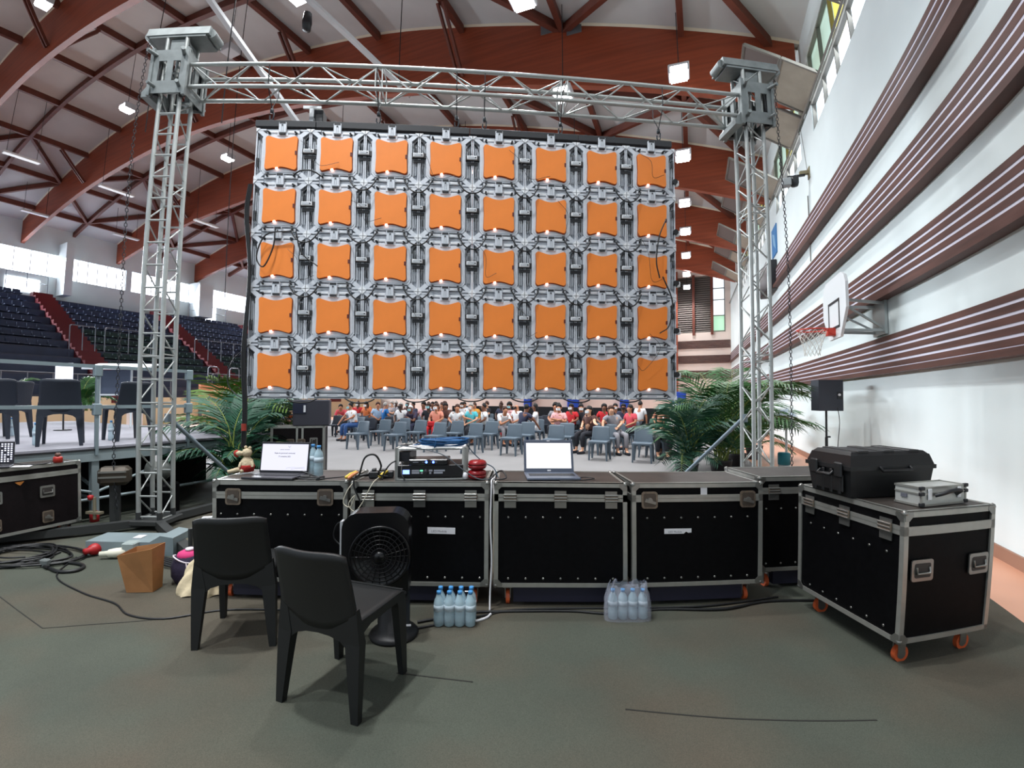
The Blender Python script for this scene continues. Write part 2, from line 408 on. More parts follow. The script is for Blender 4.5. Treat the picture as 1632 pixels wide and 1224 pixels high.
# left wall with its long window row
b = MB()
b.box(XL - 0.3, XL, YB, YF, 0, 9.35); b.box(XL - 0.3, XL, YB, YF, 10.85, 13.5)
LW = [(-8, -1), (1, 7.5), (9, 15.0), (15.25, 19.1), (19.5, 24.0), (25.2, 30), (31, 35)]
prev = YB
for y0, y1 in LW + [(YF, 0)]: b.box(XL - 0.3, XL, prev, y0, 9.35, 10.85); prev = y1
b.box(XL, XL + 1.2, 14.6, 15.1, 8.1, 11.6); b.box(XL, XL + 1.4, 24.0, 25.2, 8.1, 10.9)
struct(b, 'wall_left', m_wall)
m_blow = mat('daylit frosted glass', (240, 245, 255), 0.4, emit=(236, 242, 255), estr=6.0)
for k, (y0, y1) in enumerate(LW):
    f = MB()
    n = 6
    for i in range(n + 1): f.box(XL - 0.12, XL - 0.06, y0 + (y1 - y0) * i / n - 0.02, y0 + (y1 - y0) * i / n + 0.02, 9.35, 10.85)
    fr = struct(f, 'window_%d' % (k + 9), m_alu, cat='window')
    g = MB(); g.box(XL - 0.16, XL - 0.14, y0, y1, 9.35, 10.85); struct(g, 'glass', m_blow, parent=fr)
for i, (y0, y1, z0, z1) in enumerate(((11.6, 13.6, 8.1, 8.95), (25.3, 26.4, 8.1, 10.0))):
    b = MB(); b.box(XL + 0.001, XL + 0.05, y0, y1, z0, z1)
    struct(b, 'door_%d' % (i + 1), m_blow, cat='door')

# ceiling boards, joists, arches
NX = 48
xs = [XL - 0.4 + (XR + 0.75 - XL) * i / NX for i in range(NX + 1)]
b = MB()
b.grid(lambda u, v: (XL - 0.4 + (XR + 0.75 - XL) * u, YB + (YF + 0.4 - YB) * v, zu(XL - 0.4 + (XR + 0.75 - XL) * u) + 0.02), NX, 1)
b.grid(lambda u, v: (XL - 0.4 + (XR + 0.75 - XL) * u, YB + (YF + 0.4 - YB) * v, zu(XL - 0.4 + (XR + 0.75 - XL) * u) + 0.2), NX, 1)
struct(b, 'ceiling', m_ceil, cat='ceiling', fix=False)
tn = 10
def ribbon(mb, y0, y1, top, bot, x0=XL, x1=XR, n=40):
    X = [x0 + (x1 - x0) * i / n for i in range(n + 1)]
    vs = [(x, y, f(x)) for x in X for (y, f) in ((y0, top), (y1, top), (y1, bot), (y0, bot))]
    fs = [(i*4+j, i*4+(j+1)%4, i*4+4+(j+1)%4, i*4+4+j) for i in range(n) for j in range(4)] + [(0,1,2,3), (n*4+3, n*4+2, n*4+1, n*4)]
    mb.add(vs, fs, False)
ORD = ['nearest', 'second nearest', 'third nearest', 'fourth nearest', 'fifth nearest', 'sixth nearest', 'farthest']
for i, y in enumerate(ARCH_Y):
    b = MB(); ribbon(b, y - 0.11, y + 0.11, zu, zl, XL - 0.3, XR - 0.12, 64)
    b.cur = 1
    for s_ in (-1, 1):
        X0, n = XL, 60
        for q in range(n):
            xa = X0 + (XR - X0) * q / n; xb = X0 + (XR - X0) * (q + 1) / n
            b.add([(xa, y + s_ * 0.112, zu(xa) - 0.0), (xb, y + s_ * 0.112, zu(xb) - 0.0), (xb, y + s_ * 0.16, zu(xb) + 0.015), (xa, y + s_ * 0.16, zu(xa) + 0.015), (xb, y + s_ * 0.112, zu(xb) - 0.05), (xa, y + s_ * 0.112, zu(xa) - 0.05)], [(0,1,2,3), (5,4,2,3)], False)
    b.cur = 2
    for x in (-3.75, -2.95): b.box(x - 0.22, x + 0.22, y - 0.14, y - 0.11, zu(x) - 0.32, zu(x) - 0.02)
    struct(b, 'trim_%d' % tn, [m_glulam, m_strip, mat('steel plate', (120, 124, 130), 0.5, metal=0.4)], cat='roof arch', label='glued timber roof arch spanning the hall, %s to the viewer' % ORD[i], fix=False); tn += 1
b = MB()
PX = [k_ * -3.333 for k_ in range(0, 12)]
for x in PX:
    b.box(x - 0.08, x + 0.08, YB, YF, zu(x) - 0.26, zu(x) + 0.02)
for i in range(len(ARCH_Y)):
    y = ARCH_Y[i] + 3.05
    if y < YF: ribbon(b, y - 0.09, y + 0.09, zu, lambda x: zu(x) - 0.28, XL, XR - 0.05)
    def diag(xa, ya, xb, yb):
        b.bar((xa, ya, zu(xa) - 0.14), (xb, yb, zu(xb) - 0.14), 0.16, 0.26)
    Y0 = ARCH_Y[i]
    for sgn in (-1, 1):
        if Y0 + sgn * 3.05 > YF: continue
        diag(-3.333, Y0, 0, Y0 + sgn * 3.05); diag(-3.333, Y0, -6.667, Y0 + sgn * 3.05)
        diag(-33.33, Y0, -30, Y0 + sgn * 3.05); diag(-33.33, Y0, -36.67, Y0 + sgn * 3.05)
        diag(2.2, Y0, 0, Y0 + sgn * 3.05)
    for x in (-6.667, -13.33, -20, -30):
        for sgn in (-1, 1):
            for dx in (-0.09, 0.09):
                b.bar((x + dx, Y0 + sgn * 1.5, zu(x) - 0.3), (x + dx, Y0 + sgn * 0.15, zl(x) + 0.35), 0.07, 0.12)
struct(b, 'trim_%d' % tn, m_joist, cat='ceiling joists', label='brown joists, rafters and braces under the ceiling'); tn += 1
# ------------------------------------------------------------------ screen wall, truss and towers
LA = math.radians(5.5)
def lw(s, off=0.0, z=0.0): return Vector((-3.04 + math.cos(LA) * s - math.sin(LA) * off, 5.13 + math.sin(LA) * s + math.cos(LA) * off, z))
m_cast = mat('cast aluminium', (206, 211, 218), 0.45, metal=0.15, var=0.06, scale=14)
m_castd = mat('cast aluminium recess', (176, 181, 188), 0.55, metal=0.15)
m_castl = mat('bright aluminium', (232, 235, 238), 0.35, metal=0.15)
m_dark = mat('dark plastic', (28, 30, 34), 0.5)
m_orange = mat('orange cover', (240, 134, 48), 0.5, var=0.03, scale=5)
m_orsh = mat('orange cover edge', (150, 62, 26), 0.5)
m_led = mat('red white indicator', (255, 220, 200), 0.4, emit=(255, 190, 165), estr=9)
m_black = mat('black rubber', (16, 17, 19), 0.55)
m_cable = mat('black cable', (20, 21, 23), 0.45)
m_truss = mat('truss aluminium', (176, 180, 178), 0.38, metal=0.55, var=0.08, scale=6)
m_trussd = mat('dull truss plate', (132, 138, 138), 0.5, metal=0.45, var=0.12, scale=9)

def cab_meshes():
    D = {}
    b = MB()                                                        # frame
    b.cur = 1; b.box(-.317, .317, .0, .05, -.317, .317)
    b.cur = 0
    for sx in (-1, 1): b.box(sx * .317, sx * .303, -.035, .0, -.317, .317)
    for sz in (-1, 1): b.box(-.317, .317, -.03, .0, sz * .317, sz * .306)
    oct_ = [(-.2, -.245), (.2, -.245), (.235, -.2), (.235, .2), (.2, .245), (-.2, .245), (-.235, .2), (-.235, -.2)]
    b.prism(oct_, -.05, .0); b.prism([(x * .93, z * .93) for x, z in oct_], -.056, -.05)
    b.box(-.19, .19, -.045, 0, .258, .296); b.box(-.19, .19, -.045, 0, -.296, -.258)
    b.cur = 2
    for sx in (-1, 1):
        b.box(sx * .18, sx * .06, -.048, -.045, -.287, -.267); b.box(sx * .18, sx * .06, -.048, -.045, .267, .287)
    for sx in (-1, 1):
        for sz in (-1, 1):
            b.cur = 0
            b.bar((sx * .2, -.02, sz * .22), (sx * .30, -.02, sz * .305), .05, .045, up=(0, 1, 0))
            b.bar((sx * .2, -.03, sz * .3), (sx * .305, -.03, sz * .3), .02, .03, up=(0, 1, 0))
            b.cur = 2
            b.prism([(sx * .317, sz * .317), (sx * .317, sz * .272), (sx * .272, sz * .317)], -.05, -.03)
        b.cur = 0
        for xx, z0, z1 in ((.262, -.2, .17), (.282, -.2, .17), (.247, -.23, .2)):
            b.box(sx * xx - .0035, sx * xx + .0035, -.03, .0, z0, z1)
        b.cur = 3
        pts = [(sx * .247, .14), (sx * .25, .19), (sx * .275, .225), (sx * .303, .245), (sx * .303, .23), (sx * .28, .21), (sx * .262, .18), (sx * .258, .14)]
        b.prism(pts, -.034, -.0)
        b.box(sx * .248, sx * .303, -.012, .0, -.075, -.035)
    for z in (.2, -.2):
        for x in (-.15, .15): b.box(x - .012, x + .012, -.06, -.056, z + (.035 if z > 0 else -.045), z + (.045 if z > 0 else -.035))
    b.cur = 3
    for sx in (-.158, .158):
        b.cyl((sx, -.045, .262), (sx, -.095, .25), .012, 8); b.cyl((sx, -.045, -.275), (sx, -.09, -.265), .012, 8)
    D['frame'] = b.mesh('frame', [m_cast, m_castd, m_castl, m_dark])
    b = MB()                                                        # concave orange cover
    P = []
    W, H = .19, .205
    def arc(x0, x1, zc, depth, n=14):
        return [(x0 + (x1 - x0) * i / n, zc - depth * math.sin(math.pi * i / n) ** 1.3) for i in range(n + 1)]
    top = arc(-W + .03, W - .03, H, .038)
    P = [(-W + .005, H - .03)] + [(-W + .012, H - .012)] + top + [(W - .012, H - .012), (W - .005, H - .03)]
    P += [(W - .012, .0), (W - .005, -H + .03), (W - .012, -H + .012)]
    P += [(x, -z) for x, z in reversed([(x, z) for x, z in arc(-W + .03, W - .03, H, .034)])]
    P += [(-W + .012, -H + .012), (-W + .005, -H + .03), (-W + .012, 0)]
    b.cur = 0; b.prism(P, -.082, -.056)
    b.cur = 1; b.prism([(x * 1.025, z * 1.025 - .004) for x, z in P], -.064, -.0565)
    D['cover_panel'] = b.mesh('cover_panel', [m_orange, m_orsh])
    b = MB(); b.box(.163, .183, -.088, -.081, -.022, .022); D['cover_catch'] = b.mesh('cover_catch', mat('dark red catch', (92, 26, 18), 0.5))
    b = MB()                                                        # vertical locking latch above the cabinet
    b.box(-.045, .045, -.08, -.05, .25, .385, ch=.006); b.box(-.062, .062, -.062, -.045, .215, .262, ch=.005)
    b.cur = 1; b.box(-.036, .036, -.084, -.078, .362, .387); b.box(-.035, .035, -.083, -.05, .232, .244)
    b.cur = 2; b.box(-.014, -.008, -.084, -.079, .27, .35); b.box(.008, .014, -.084, -.079, .27, .35); b.cur = 1; b.box(-.007, .007, -.085, -.079, .335, .35)
    D['top_latch'] = b.mesh('top_latch', [m_cast, m_dark, m_castd])
    b = MB()
    b.cur = 1; b.box(.235, .405, -.055, -.03, .008, .066); b.cur = 0; b.box(.252, .375, -.075, -.05, .013, .06, ch=.005)
    b.cur = 2; b.box(.265, .35, -.078, -.074, .026, .031); b.box(.265, .35, -.078, -.074, .042, .047); b.cur = 1; b.cyl((.356, -.074, .036), (.356, -.08, .036), .008, 8)
    b.box(.253, .383, -.04, -.0, -.045, -.008)
    D['side_latch'] = b.mesh('side_latch', [m_castl, m_dark, m_castd])
    for hn, (x0, z0, z1, sg) in enumerate(((.27, .06, .15, 1), (-.272, -.17, -.06, -1))):
        b = MB()
        b.tube([(x0, -.02, z0), (x0, -.055, z0), (x0, -.055, z1), (x0, -.02, z1)], .006, 6)
        b.tube([(x0 + .022 * sg, -.02, z0), (x0 + .022 * sg, -.055, z0), (x0 + .022 * sg, -.055, z1), (x0, -.055, z1)], .004, 6)
        D['handle' if hn == 0 else 'handle.001'] = b.mesh('handle', m_dark)
    b = MB(); b.lathe([(.0, 0), (.014, .002), (.016, .008), (.012, .012)], 10, M=T(-.048, -.062, -.186) @ R(math.pi / 2, 'X')); D['power_indicator'] = b.mesh('power_indicator', m_led)
    return D
CM = cab_meshes()
ROWN = ['top row', 'second row from the top', 'middle row', 'fourth row from the top', 'bottom row']
COLN = ['leftmost', 'second from the left', 'third from the left', 'fourth from the left', 'fourth from the right', 'third from the right', 'second from the right', 'rightmost']
first = None
for r in range(5):
    for c in range(8):
        lab = 'orange-covered grey video wall cabinet, %s in the %s' % (COLN[c], ROWN[r])
        loc = lw(.32 + .64 * c, 0, 1.48 + .32 + .64 * (4 - r))
        root = thing('video_wall_cabinet', lab, 'video wall cabinet', loc, LA, 'cabinets of the video wall')
        for k, me in CM.items():
            if k == 'side_latch' and c == 7: continue
            o = bpy.data.objects.new(k.split('.')[0], me); COL.objects.link(o); o.parent = root
rnd = random.Random(5)
b = MB()
for r in range(5):
    for c in range(7):
        x0, x1 = .32 + .64 * c + .158, .32 + .64 * (c + 1) - .158
        z = 1.48 + .64 * (4 - r) + (.035 if r < 4 else .02)
        sag = .15 if r < 4 else .045
        if r == 0 and c == 0: sag = -.06
        sag *= rnd.uniform(.88, 1.1)
        z0, z1 = z - .01, z - .01 + rnd.uniform(-.01, .01)
        pts = []
        for i in range(15):
            t = i / 14; x = x0 + (x1 - x0) * t; e = 1 - abs(2 * t - 1) ** 2.4
            pts.append(lw(x, -.1 - .03 * e, z0 + (z1 - z0) * t - sag * e))
        q = MB(); q.tube(pts, .0085, 6)
        o = q.build('jumper_cable', m_cable)
        tag(o, 'black jumper cable under the %s, %s' % (ROWN[r].replace('row from the top', 'cabinet row down').replace('row', 'row'), ('leftmost', 'second from the left', 'third from the left', 'middle', 'third from the right', 'second from the right', 'rightmost')[c]), 'cable', 'jumper cables of the video wall')
# thin grey patch wires
gw = [(1.9, 4.5, 2.35, 4.15), (3.0, 4.5, 3.5, 4.2), (4.65, 4.55, 4.95, 4.3), (.55, 4.5, 1.0, 4.25), (1.15, 3.8, 1.5, 3.6), (.45, 3.2, .75, 2.9), (2.6, 3.35, 2.85, 3.0), (3.6, 3.9, 3.75, 3.5), (4.6, 3.55, 4.95, 3.0), (1.8, 2.6, 2.0, 2.2), (3.1, 2.6, 3.35, 2.3), (4.75, 2.3, 4.6, 1.9)]
for i, (s0, z0, s1, z1) in enumerate(gw):
    q = MB(); q.tube(curve_pts([lw(s0, -.1, z0), lw(s0 + .12, -.13, (z0 + z1) / 2 + .02), lw((s0 + s1) / 2, -.12, z1 - .05), lw(s1, -.1, z1)], 6), .0025, 5)
    o = q.build('patch_wire', m_dark); tag(o, 'thin dark wire hanging across the cabinet backs of the video wall', 'wire', 'thin wires on the video wall')
# header beam over the wall
b = MB()
for i, (s0, s1) in enumerate(((-.01, .7), (.705, 2.52), (2.525, 3.86), (3.865, 5.08))): b.box(s0, s1, -.06, .06, 4.695, 4.775, ch=.004)
for s_ in (.15, .9, 1.42, 2.36, 2.7, 3.65, 4.93): b.tube([(s_ - .03, 0, 4.775), (s_ - .02, 0, 4.81), (s_ + .02, 0, 4.81), (s_ + .03, 0, 4.775)], .006, 6)
o = b.build('header_beam', mat('black header', (42, 44, 48), 0.6), loc=lw(0, 0, 0), rotz=LA)
tag(o, 'long black header beam carrying the video wall', 'beam')
for i, s_ in enumerate((.15, 1.42, 2.36, 2.7, 3.65, 4.93)):
    root = thing('sling', 'steel sling from truss to header beam, %s from the left' % ('first', 'second', 'third', 'fourth', 'fifth', 'sixth')[i], 'sling', lw(s_, 0, 4.8), LA, 'slings holding the video wall')
    q = MB(); q.tube([(0, -.155, .66), (0, -.155, .36), (0, -.02, .18), (0, 0, .12)], .006, 6); q.tube([(0, .155, .66), (0, .155, .4), (0, .02, .2), (0, 0, .12)], .006, 6); q.build('rope', m_dark, root)
    q = MB(); q.tube([(.0, 0, .13), (.025, 0, .1), (.022, 0, .03), (0, 0, .0), (-.022, 0, .03), (-.02, 0, .07)], .009, 6); q.lathe([(.02, .0), (.024, .02), (.02, .05)], 8, M=T(0, 0, .1)); q.build('hook', mat('hook steel', (70, 74, 78), 0.4, metal=0.7), root)

def truss_parts(root, L, c, ladder_faces, pitch, r=.025, rl=.009, vertical=True, ends=(0, 1)):
    "box truss along +z (vertical) or +x; c = chord spacing"
    def P(a, b_, l): return (a, b_, l) if vertical else (l, a, b_)
    h = c / 2
    cor = [(-h, -h), (h, -h), (h, h), (-h, h)]
    for a, b_ in cor:
        q = MB(); q.cyl(P(a, b_, 0), P(a, b_, L), r, 12); q.build('chord', m_truss, root)
    q = MB()
    n = max(1, round(L / pitch)); p = L / n
    for f in range(4):
        A, B = cor[f], cor[(f + 1) % 4]
        if f in ladder_faces:
            for i in range(n + 1): q.cyl(P(*A, min(max(i * p, .03), L - .03)), P(*B, min(max(i * p, .03), L - .03)), rl * 1.3, 6)
        else:
            for i in range(n):
                a, b_ = (A, B) if (i + f) % 2 else (B, A)
                q.cyl(P(*a, i * p + .02), P(*b_, (i + 1) * p - .02), rl, 6)
            for e in (0, L): q.cyl(P(*A, e), P(*B, e), rl, 6)
            if L > 3:
                for e in (L * .33, L * .66):
                    for d in (-.04, .04): q.cyl(P(*A, e + d), P(*B, e + d), rl, 6)
    q.build('lacing', m_truss, root)

def tower(loc, label, ladder, arms, strut):
    root = thing('truss_tower', label, 'truss tower', loc, LA)
    truss_parts(root, 5.75, .245, ladder, .265)
    for ch in root.children: ch.location = (0, 0, .12)
    # sleeve block
    q = MB()
    w_ = .215
    for sx in (-1, 1):
        for ax in (0, 1):
            fr = [(-w_, 5.03), (w_, 5.03), (w_, 5.6), (-w_, 5.6)]
            holes = [(-.13, 5.22, .09, 5.42), (.05, 5.2, .12, 5.4)]
            # plate made of strips around two window cut-outs
            strips = [(-w_, w_, 5.03, 5.19), (-w_, w_, 5.45, 5.6), (-w_, -.13, 5.19, 5.45), (-.03, .05, 5.19, 5.45), (.14, w_, 5.19, 5.45)]
            for a0, a1, z0, z1 in strips:
                if ax == 0: q.box(a0, a1, sx * w_ - .005, sx * w_ + .005, z0, z1)
                else: q.box(sx * w_ - .005, sx * w_ + .005, a0, a1, z0, z1)
    for sx in (-1, 1):
        for sy in (-1, 1):
            q.box(sx * w_ - .02, sx * w_ + .02, sy * w_ - .02, sy * w_ + .02, 5.0, 5.62)
            q.cyl((sx * .17, sy * w_, 5.53), (sx * .17 + sx * .05, sy * (w_ + .12), 5.53), .024, 10)
            q.cyl((sx * .15, sy * w_, 5.12), (sx * .15 + sx * .03, sy * (w_ + .1), 5.12), .022, 10)
    q.prism([(-w_ - .1, 5.0), (-w_, 5.0), (-w_, 5.2), (-w_ - .1, 5.06)], -.2, .2)
    q.build('sleeve_block', m_trussd, root)
    q = MB()
    q.cur = 1
    for sx in (-1, 1):
        for sy in (-1, 1): q.cyl((sx * .16, sy * .16, 5.02), (sx * .16, sy * .16, 5.6), .03, 10)
    q.build('roller', [m_trussd, m_dark], root)
    # head with hoist beam
    q = MB()
    q.prism([(-.16, 5.86), (.16, 5.86), (.13, 5.98), (-.13, 5.98)], -.4, .4, axis='x')
    q.prism([(-.15, 5.83), (.15, 5.83), (.15, 5.86), (-.15, 5.86)], -.36, .36, axis='x')
    for s_ in (-.4, .4): q.cyl((s_, -.1, 5.9), (s_, .1, 5.9), .06, 14)
    q.box(-.1, .12, -.12, .12, 5.66, 5.83, ch=.02)
    q.build('hoist_head', m_trussd, root)
    for i, (ax_, ay_) in enumerate(arms):
        a = MB(); 
        lx, ly = ax_ * math.cos(-LA) - ay_ * math.sin(-LA), ax_ * math.sin(-LA) + ay_ * math.cos(-LA)
        d = Vector((lx, ly, 0)).normalized()
        a.bar(d * .12 + Vector((0, 0, .075)), Vector((lx, ly, .075)), .09, .08)
        a.cyl((lx, ly, .0), (lx, ly, .3), .02, 8); a.cyl((lx, ly, .0), (lx, ly, .012), .07, 14)
        a.build('outrigger', mat('dark steel', (58, 60, 60), 0.55, metal=0.3), root)
        if i != strut: continue
        s_ = MB(); s_.cyl(d * .17 + Vector((0, 0, 1.24)), Vector((lx * .93, ly * .93, .17)), .024, 10)
        s_.cyl(d * .14 + Vector((0, 0, 1.2)), d * .14 + Vector((0, 0, 1.3)), .035, 10)
        s_.build('brace_strut', mat('galvanised strut', (128, 142, 152), 0.45, metal=0.4), root)
    q = MB(); q.box(-.2, .2, -.2, .2, .06, .12, ch=.01)
    for sx in (-1, 1):
        for sy in (-1, 1): q.cyl((sx * .1225, sy * .1225, .12), (sx * .1225, sy * .1225, .2), .03, 10)
    q.build('base_block', mat('dark steel', (58, 60, 60)), root)
    return root
tower(lw(-1.035, 0, 0), 'silver box truss tower left of the video wall, beside the stage', (0, 2), [(-1.13, -1.1), (1.15, -1.0), (.35, 1.45)], 2)
tower(lw(6.2, 0, 0), 'silver box truss tower right of the video wall, beside the palms', (), [(-.95, .85), (1.05, .95), (1.0, -1.0), (-.6, -1.25)], 0)
root = thing('box_truss', 'long silver box truss spanning between the two towers', 'truss', lw(-.8, 0, 5.295), LA)
truss_parts(root, 6.78, .29, (), .37, vertical=False)
def chain(name, pts, label, pitch=.045, r=.0045):
    pts = curve_pts(pts, 10) if len(pts) > 2 else [Vector(p) for p in pts]
    q = MB(); acc = 0; k = 0
    for a, b_ in zip(pts, pts[1:]):
        L = (b_ - a).length; d = (b_ - a).normalized()
        while acc < L:
            p = a + d * acc
            sd = d.orthogonal().normalized(); sd = Matrix.Rotation(math.pi / 2 * (k % 2), 3, d) @ sd
            e, wd = pitch * .62, pitch * .3
            q.tube([p - d * e, p - d * e * .6 + sd * wd, p + d * e * .6 + sd * wd, p + d * e, p + d * e * .6 - sd * wd, p - d * e * .6 - sd * wd], r, 4, closed=True)
            acc += pitch; k += 1
        acc -= L
    o = q.build(name, mat('dark chain steel', (52, 54, 58), 0.45, metal=0.5)); tag(o, label, 'chain'); return o
chain('hoist_chain', [lw(6.63, 0, 5.85), lw(6.64, 0, 4.8), lw(6.69, 0, 3.0), lw(6.69, 0, .02)], 'dark hoist chain hanging beside the right tower')
chain('hoist_chain', [lw(-1.5, 0, 5.85), lw(-1.52, 0, 4.4), lw(-1.5, 0, 2.1), lw(-1.54, 0, .75), lw(-1.5, 0, .2)], 'dark hoist chain hanging beside the left tower')
# thick cable bundle down the left edge
root = thing('cable_bundle', 'thick bundle of black cables hanging down the left edge of the video wall', 'cable bundle', lw(0, 0, 0))
for k in range(3):
    q = MB(); dx = (k - 1) * .018
    q.tube(curve_pts([Vector((.02 + dx, -.12, 3.95)), Vector((-.02 + dx, -.1, 3.6)), Vector((.03 + dx * .5, -.08, 2.9)), Vector((.0 + dx, -.1, 2.0)), Vector((.03 + dx, -.1, 1.4)), Vector((.02 + dx, -.1, .93))], 6), .011, 6)
    q.build('cable', m_cable, root)
q = MB(); q.cyl((.025, -.1, 1.12), (.025, -.1, 1.2), .03, 10); q.build('tape', mat('red tape', (150, 50, 36), 0.5), root)
q = MB(); q.tube(curve_pts([(.04, -.06, 2.1), (-.16, -.06, 1.9), (-.2, -.06, 1.65), (-.05, -.06, 1.5), (.1, -.06, 1.52)], 6), .006, 6); q.build('cable', m_cable, root)
# power cables curling across the top left cabinets
for i, P in enumerate(([(.32, 3.42), (.3, 3.2), (.2, 2.98), (.12, 3.1), (.22, 3.35), (.5, 3.4)], [(.55, 3.4), (.62, 3.15), (.8, 3.0)], [(4.95, 3.72), (4.86, 3.5), (4.82, 3.2), (4.86, 2.98)], [(4.9, 3.0), (5.02, 2.7), (4.98, 2.4), (4.86, 2.3)])):
    q = MB(); q.tube(curve_pts([lw(s_, -.14, z) for s_, z in P], 6), .008, 6); o = q.build('power_cable', m_cable)
    tag(o, 'black power cable curling over the %s side of the video wall, %s one' % ('left' if i < 2 else 'right', 'upper' if i in (0, 2) else 'lower'), 'cable')
# small clamps on the right edge of the wall
for i, z in enumerate((4.25, 3.6, 2.95, 2.35, 1.8)):
    root = thing('side_clamp', 'small clamp on the right edge of the video wall, %s' % ('topmost of five', 'second of five from the top', 'middle of five', 'fourth of five from the top', 'lowest of five')[i], 'clamp', lw(5.1, -.02, z), LA, 'clamps on the edge of the video wall')
    q = MB(); q.cyl((.02, -.03, 0), (.02, .03, 0), .035, 12); q.build('knob', m_dark, root)
    q = MB(); q.box(.035, .075, -.02, .03, -.045, .02, ch=.005); q.build('bracket', m_castl, root)
# speaker-like spot on a white bracket above the wall
root = thing('spotlight', 'black spotlight on a white bracket above the top left of the video wall', 'spotlight', lw(.6, .18, 4.78), LA)
q = MB(); q.box(-.05, .1, 0, .16, .05, .3, ch=.01); q.build('housing', m_dark, root)
q = MB(); q.box(-.13, .11, -.05, -.03, .0, .035); q.box(-.13, .09, -.05, -.03, .275, .31); q.box(-.05, 0, -.05, -.03, .0, .3); q.box(-.05, 0, -.05, .02, .13, .17); q.build('bracket', mat('white metal', (225, 228, 230), 0.5), root)
# ------------------------------------------------------------------ flight cases and the gear on them
m_ply = mat('black laminated plywood', (9, 9, 11), 0.5, var=0.25, scale=30, spec=.1)
m_plyb = mat('dark brown laminated plywood', (20, 15, 17), 0.5, var=0.2, scale=30, spec=.15)
m_edge = mat('aluminium edging', (170, 170, 164), 0.35, metal=0.6, var=0.08, scale=12)
m_ball = mat('steel corner', (150, 150, 146), 0.3, metal=0.8)
m_rust = mat('worn steel latch', (132, 118, 104), 0.4, metal=0.6, var=0.2, scale=40)
m_whl = mat('orange castor', (206, 92, 48), 0.5)
m_topply = mat('worn case top', (62, 56, 52), 0.5, var=0.25, scale=5)
m_wht = mat('white label', (226, 226, 230), 0.6)
m_navy = mat('dark plinth', (24, 24, 44), 0.6)

def castor(mb_parent, x, y, rotz=0.0):
    q = MB(); q.cur = 0; q.box(-.035, .035, -.035, .035, .125, .15, ch=.004); q.box(-.022, -.016, -.02, .03, .05, .13); q.box(.016, .022, -.02, .03, .05, .13)
    q.build('castor_fork', m_ball, mb_parent, loc=(x, y, 0), rotz=rotz)
    q = MB(); q.cyl((-.014, .01, .05), (.014, .01, .05), .05, 18); q.cur = 1; q.cyl((-.016, .01, .05), (.016, .01, .05), .03, 14)
    q.build('castor_wheel', [m_whl, m_ball], mb_parent, loc=(x, y, 0), rotz=rotz)
def butterfly(parent, x, y, z, rz=0, dark=False):
    q = MB(); q.prism(rrect(-.058, .058, -.06, .06, .02), -.004, .004); q.cur = 1; q.prism(rrect(-.045, .045, -.048, .048, .014), -.006, -.0045)
    q.cur = 2; q.cyl((0, -.006, 0), (0, -.018, 0), .018, 12); q.prism([(-.04, -.01), (.04, -.03), (.042, -.012), (-.03, .012)], -.014, -.008)
    q.build('latch', [m_rust, mat('latch dish', (92, 82, 74), 0.45, metal=0.5), m_ball], parent, loc=(x, y - .004, z), rotz=rz)
def hinge(parent, x, y, z, rz=0):
    q = MB(); q.box(-.042, .042, -.006, .0, -.065, .055); q.cur = 1; q.box(-.046, .046, -.018, -.004, -.015, .035, ch=.004); q.cur = 0
    for zz in (.028, .008, -.012): q.cyl((-.044, -.014, zz), (.044, -.014, zz), .008, 8)
    q.build('latch', [m_ball, m_rust], parent, loc=(x, y, z), rotz=rz)
def handle_dish(parent, M_, name='handle'):
    q = MB(); q.prism(rrect(-.075, .075, -.06, .06, .015), -.005, .003, M=M_); q.cur = 1; q.prism(rrect(-.055, .055, -.04, .04, .01), -.007, -.0055, M=M_)
    q.cur = 0; q.tube([M_ @ Vector(p) for p in ((-.045, -.008, .02), (-.045, -.014, -.015), (.045, -.014, -.015), (.045, -.008, .02))], .007, 6)
    q.build(name, [m_ball, mat('handle dish shadow', (52, 48, 46), 0.6)], parent)

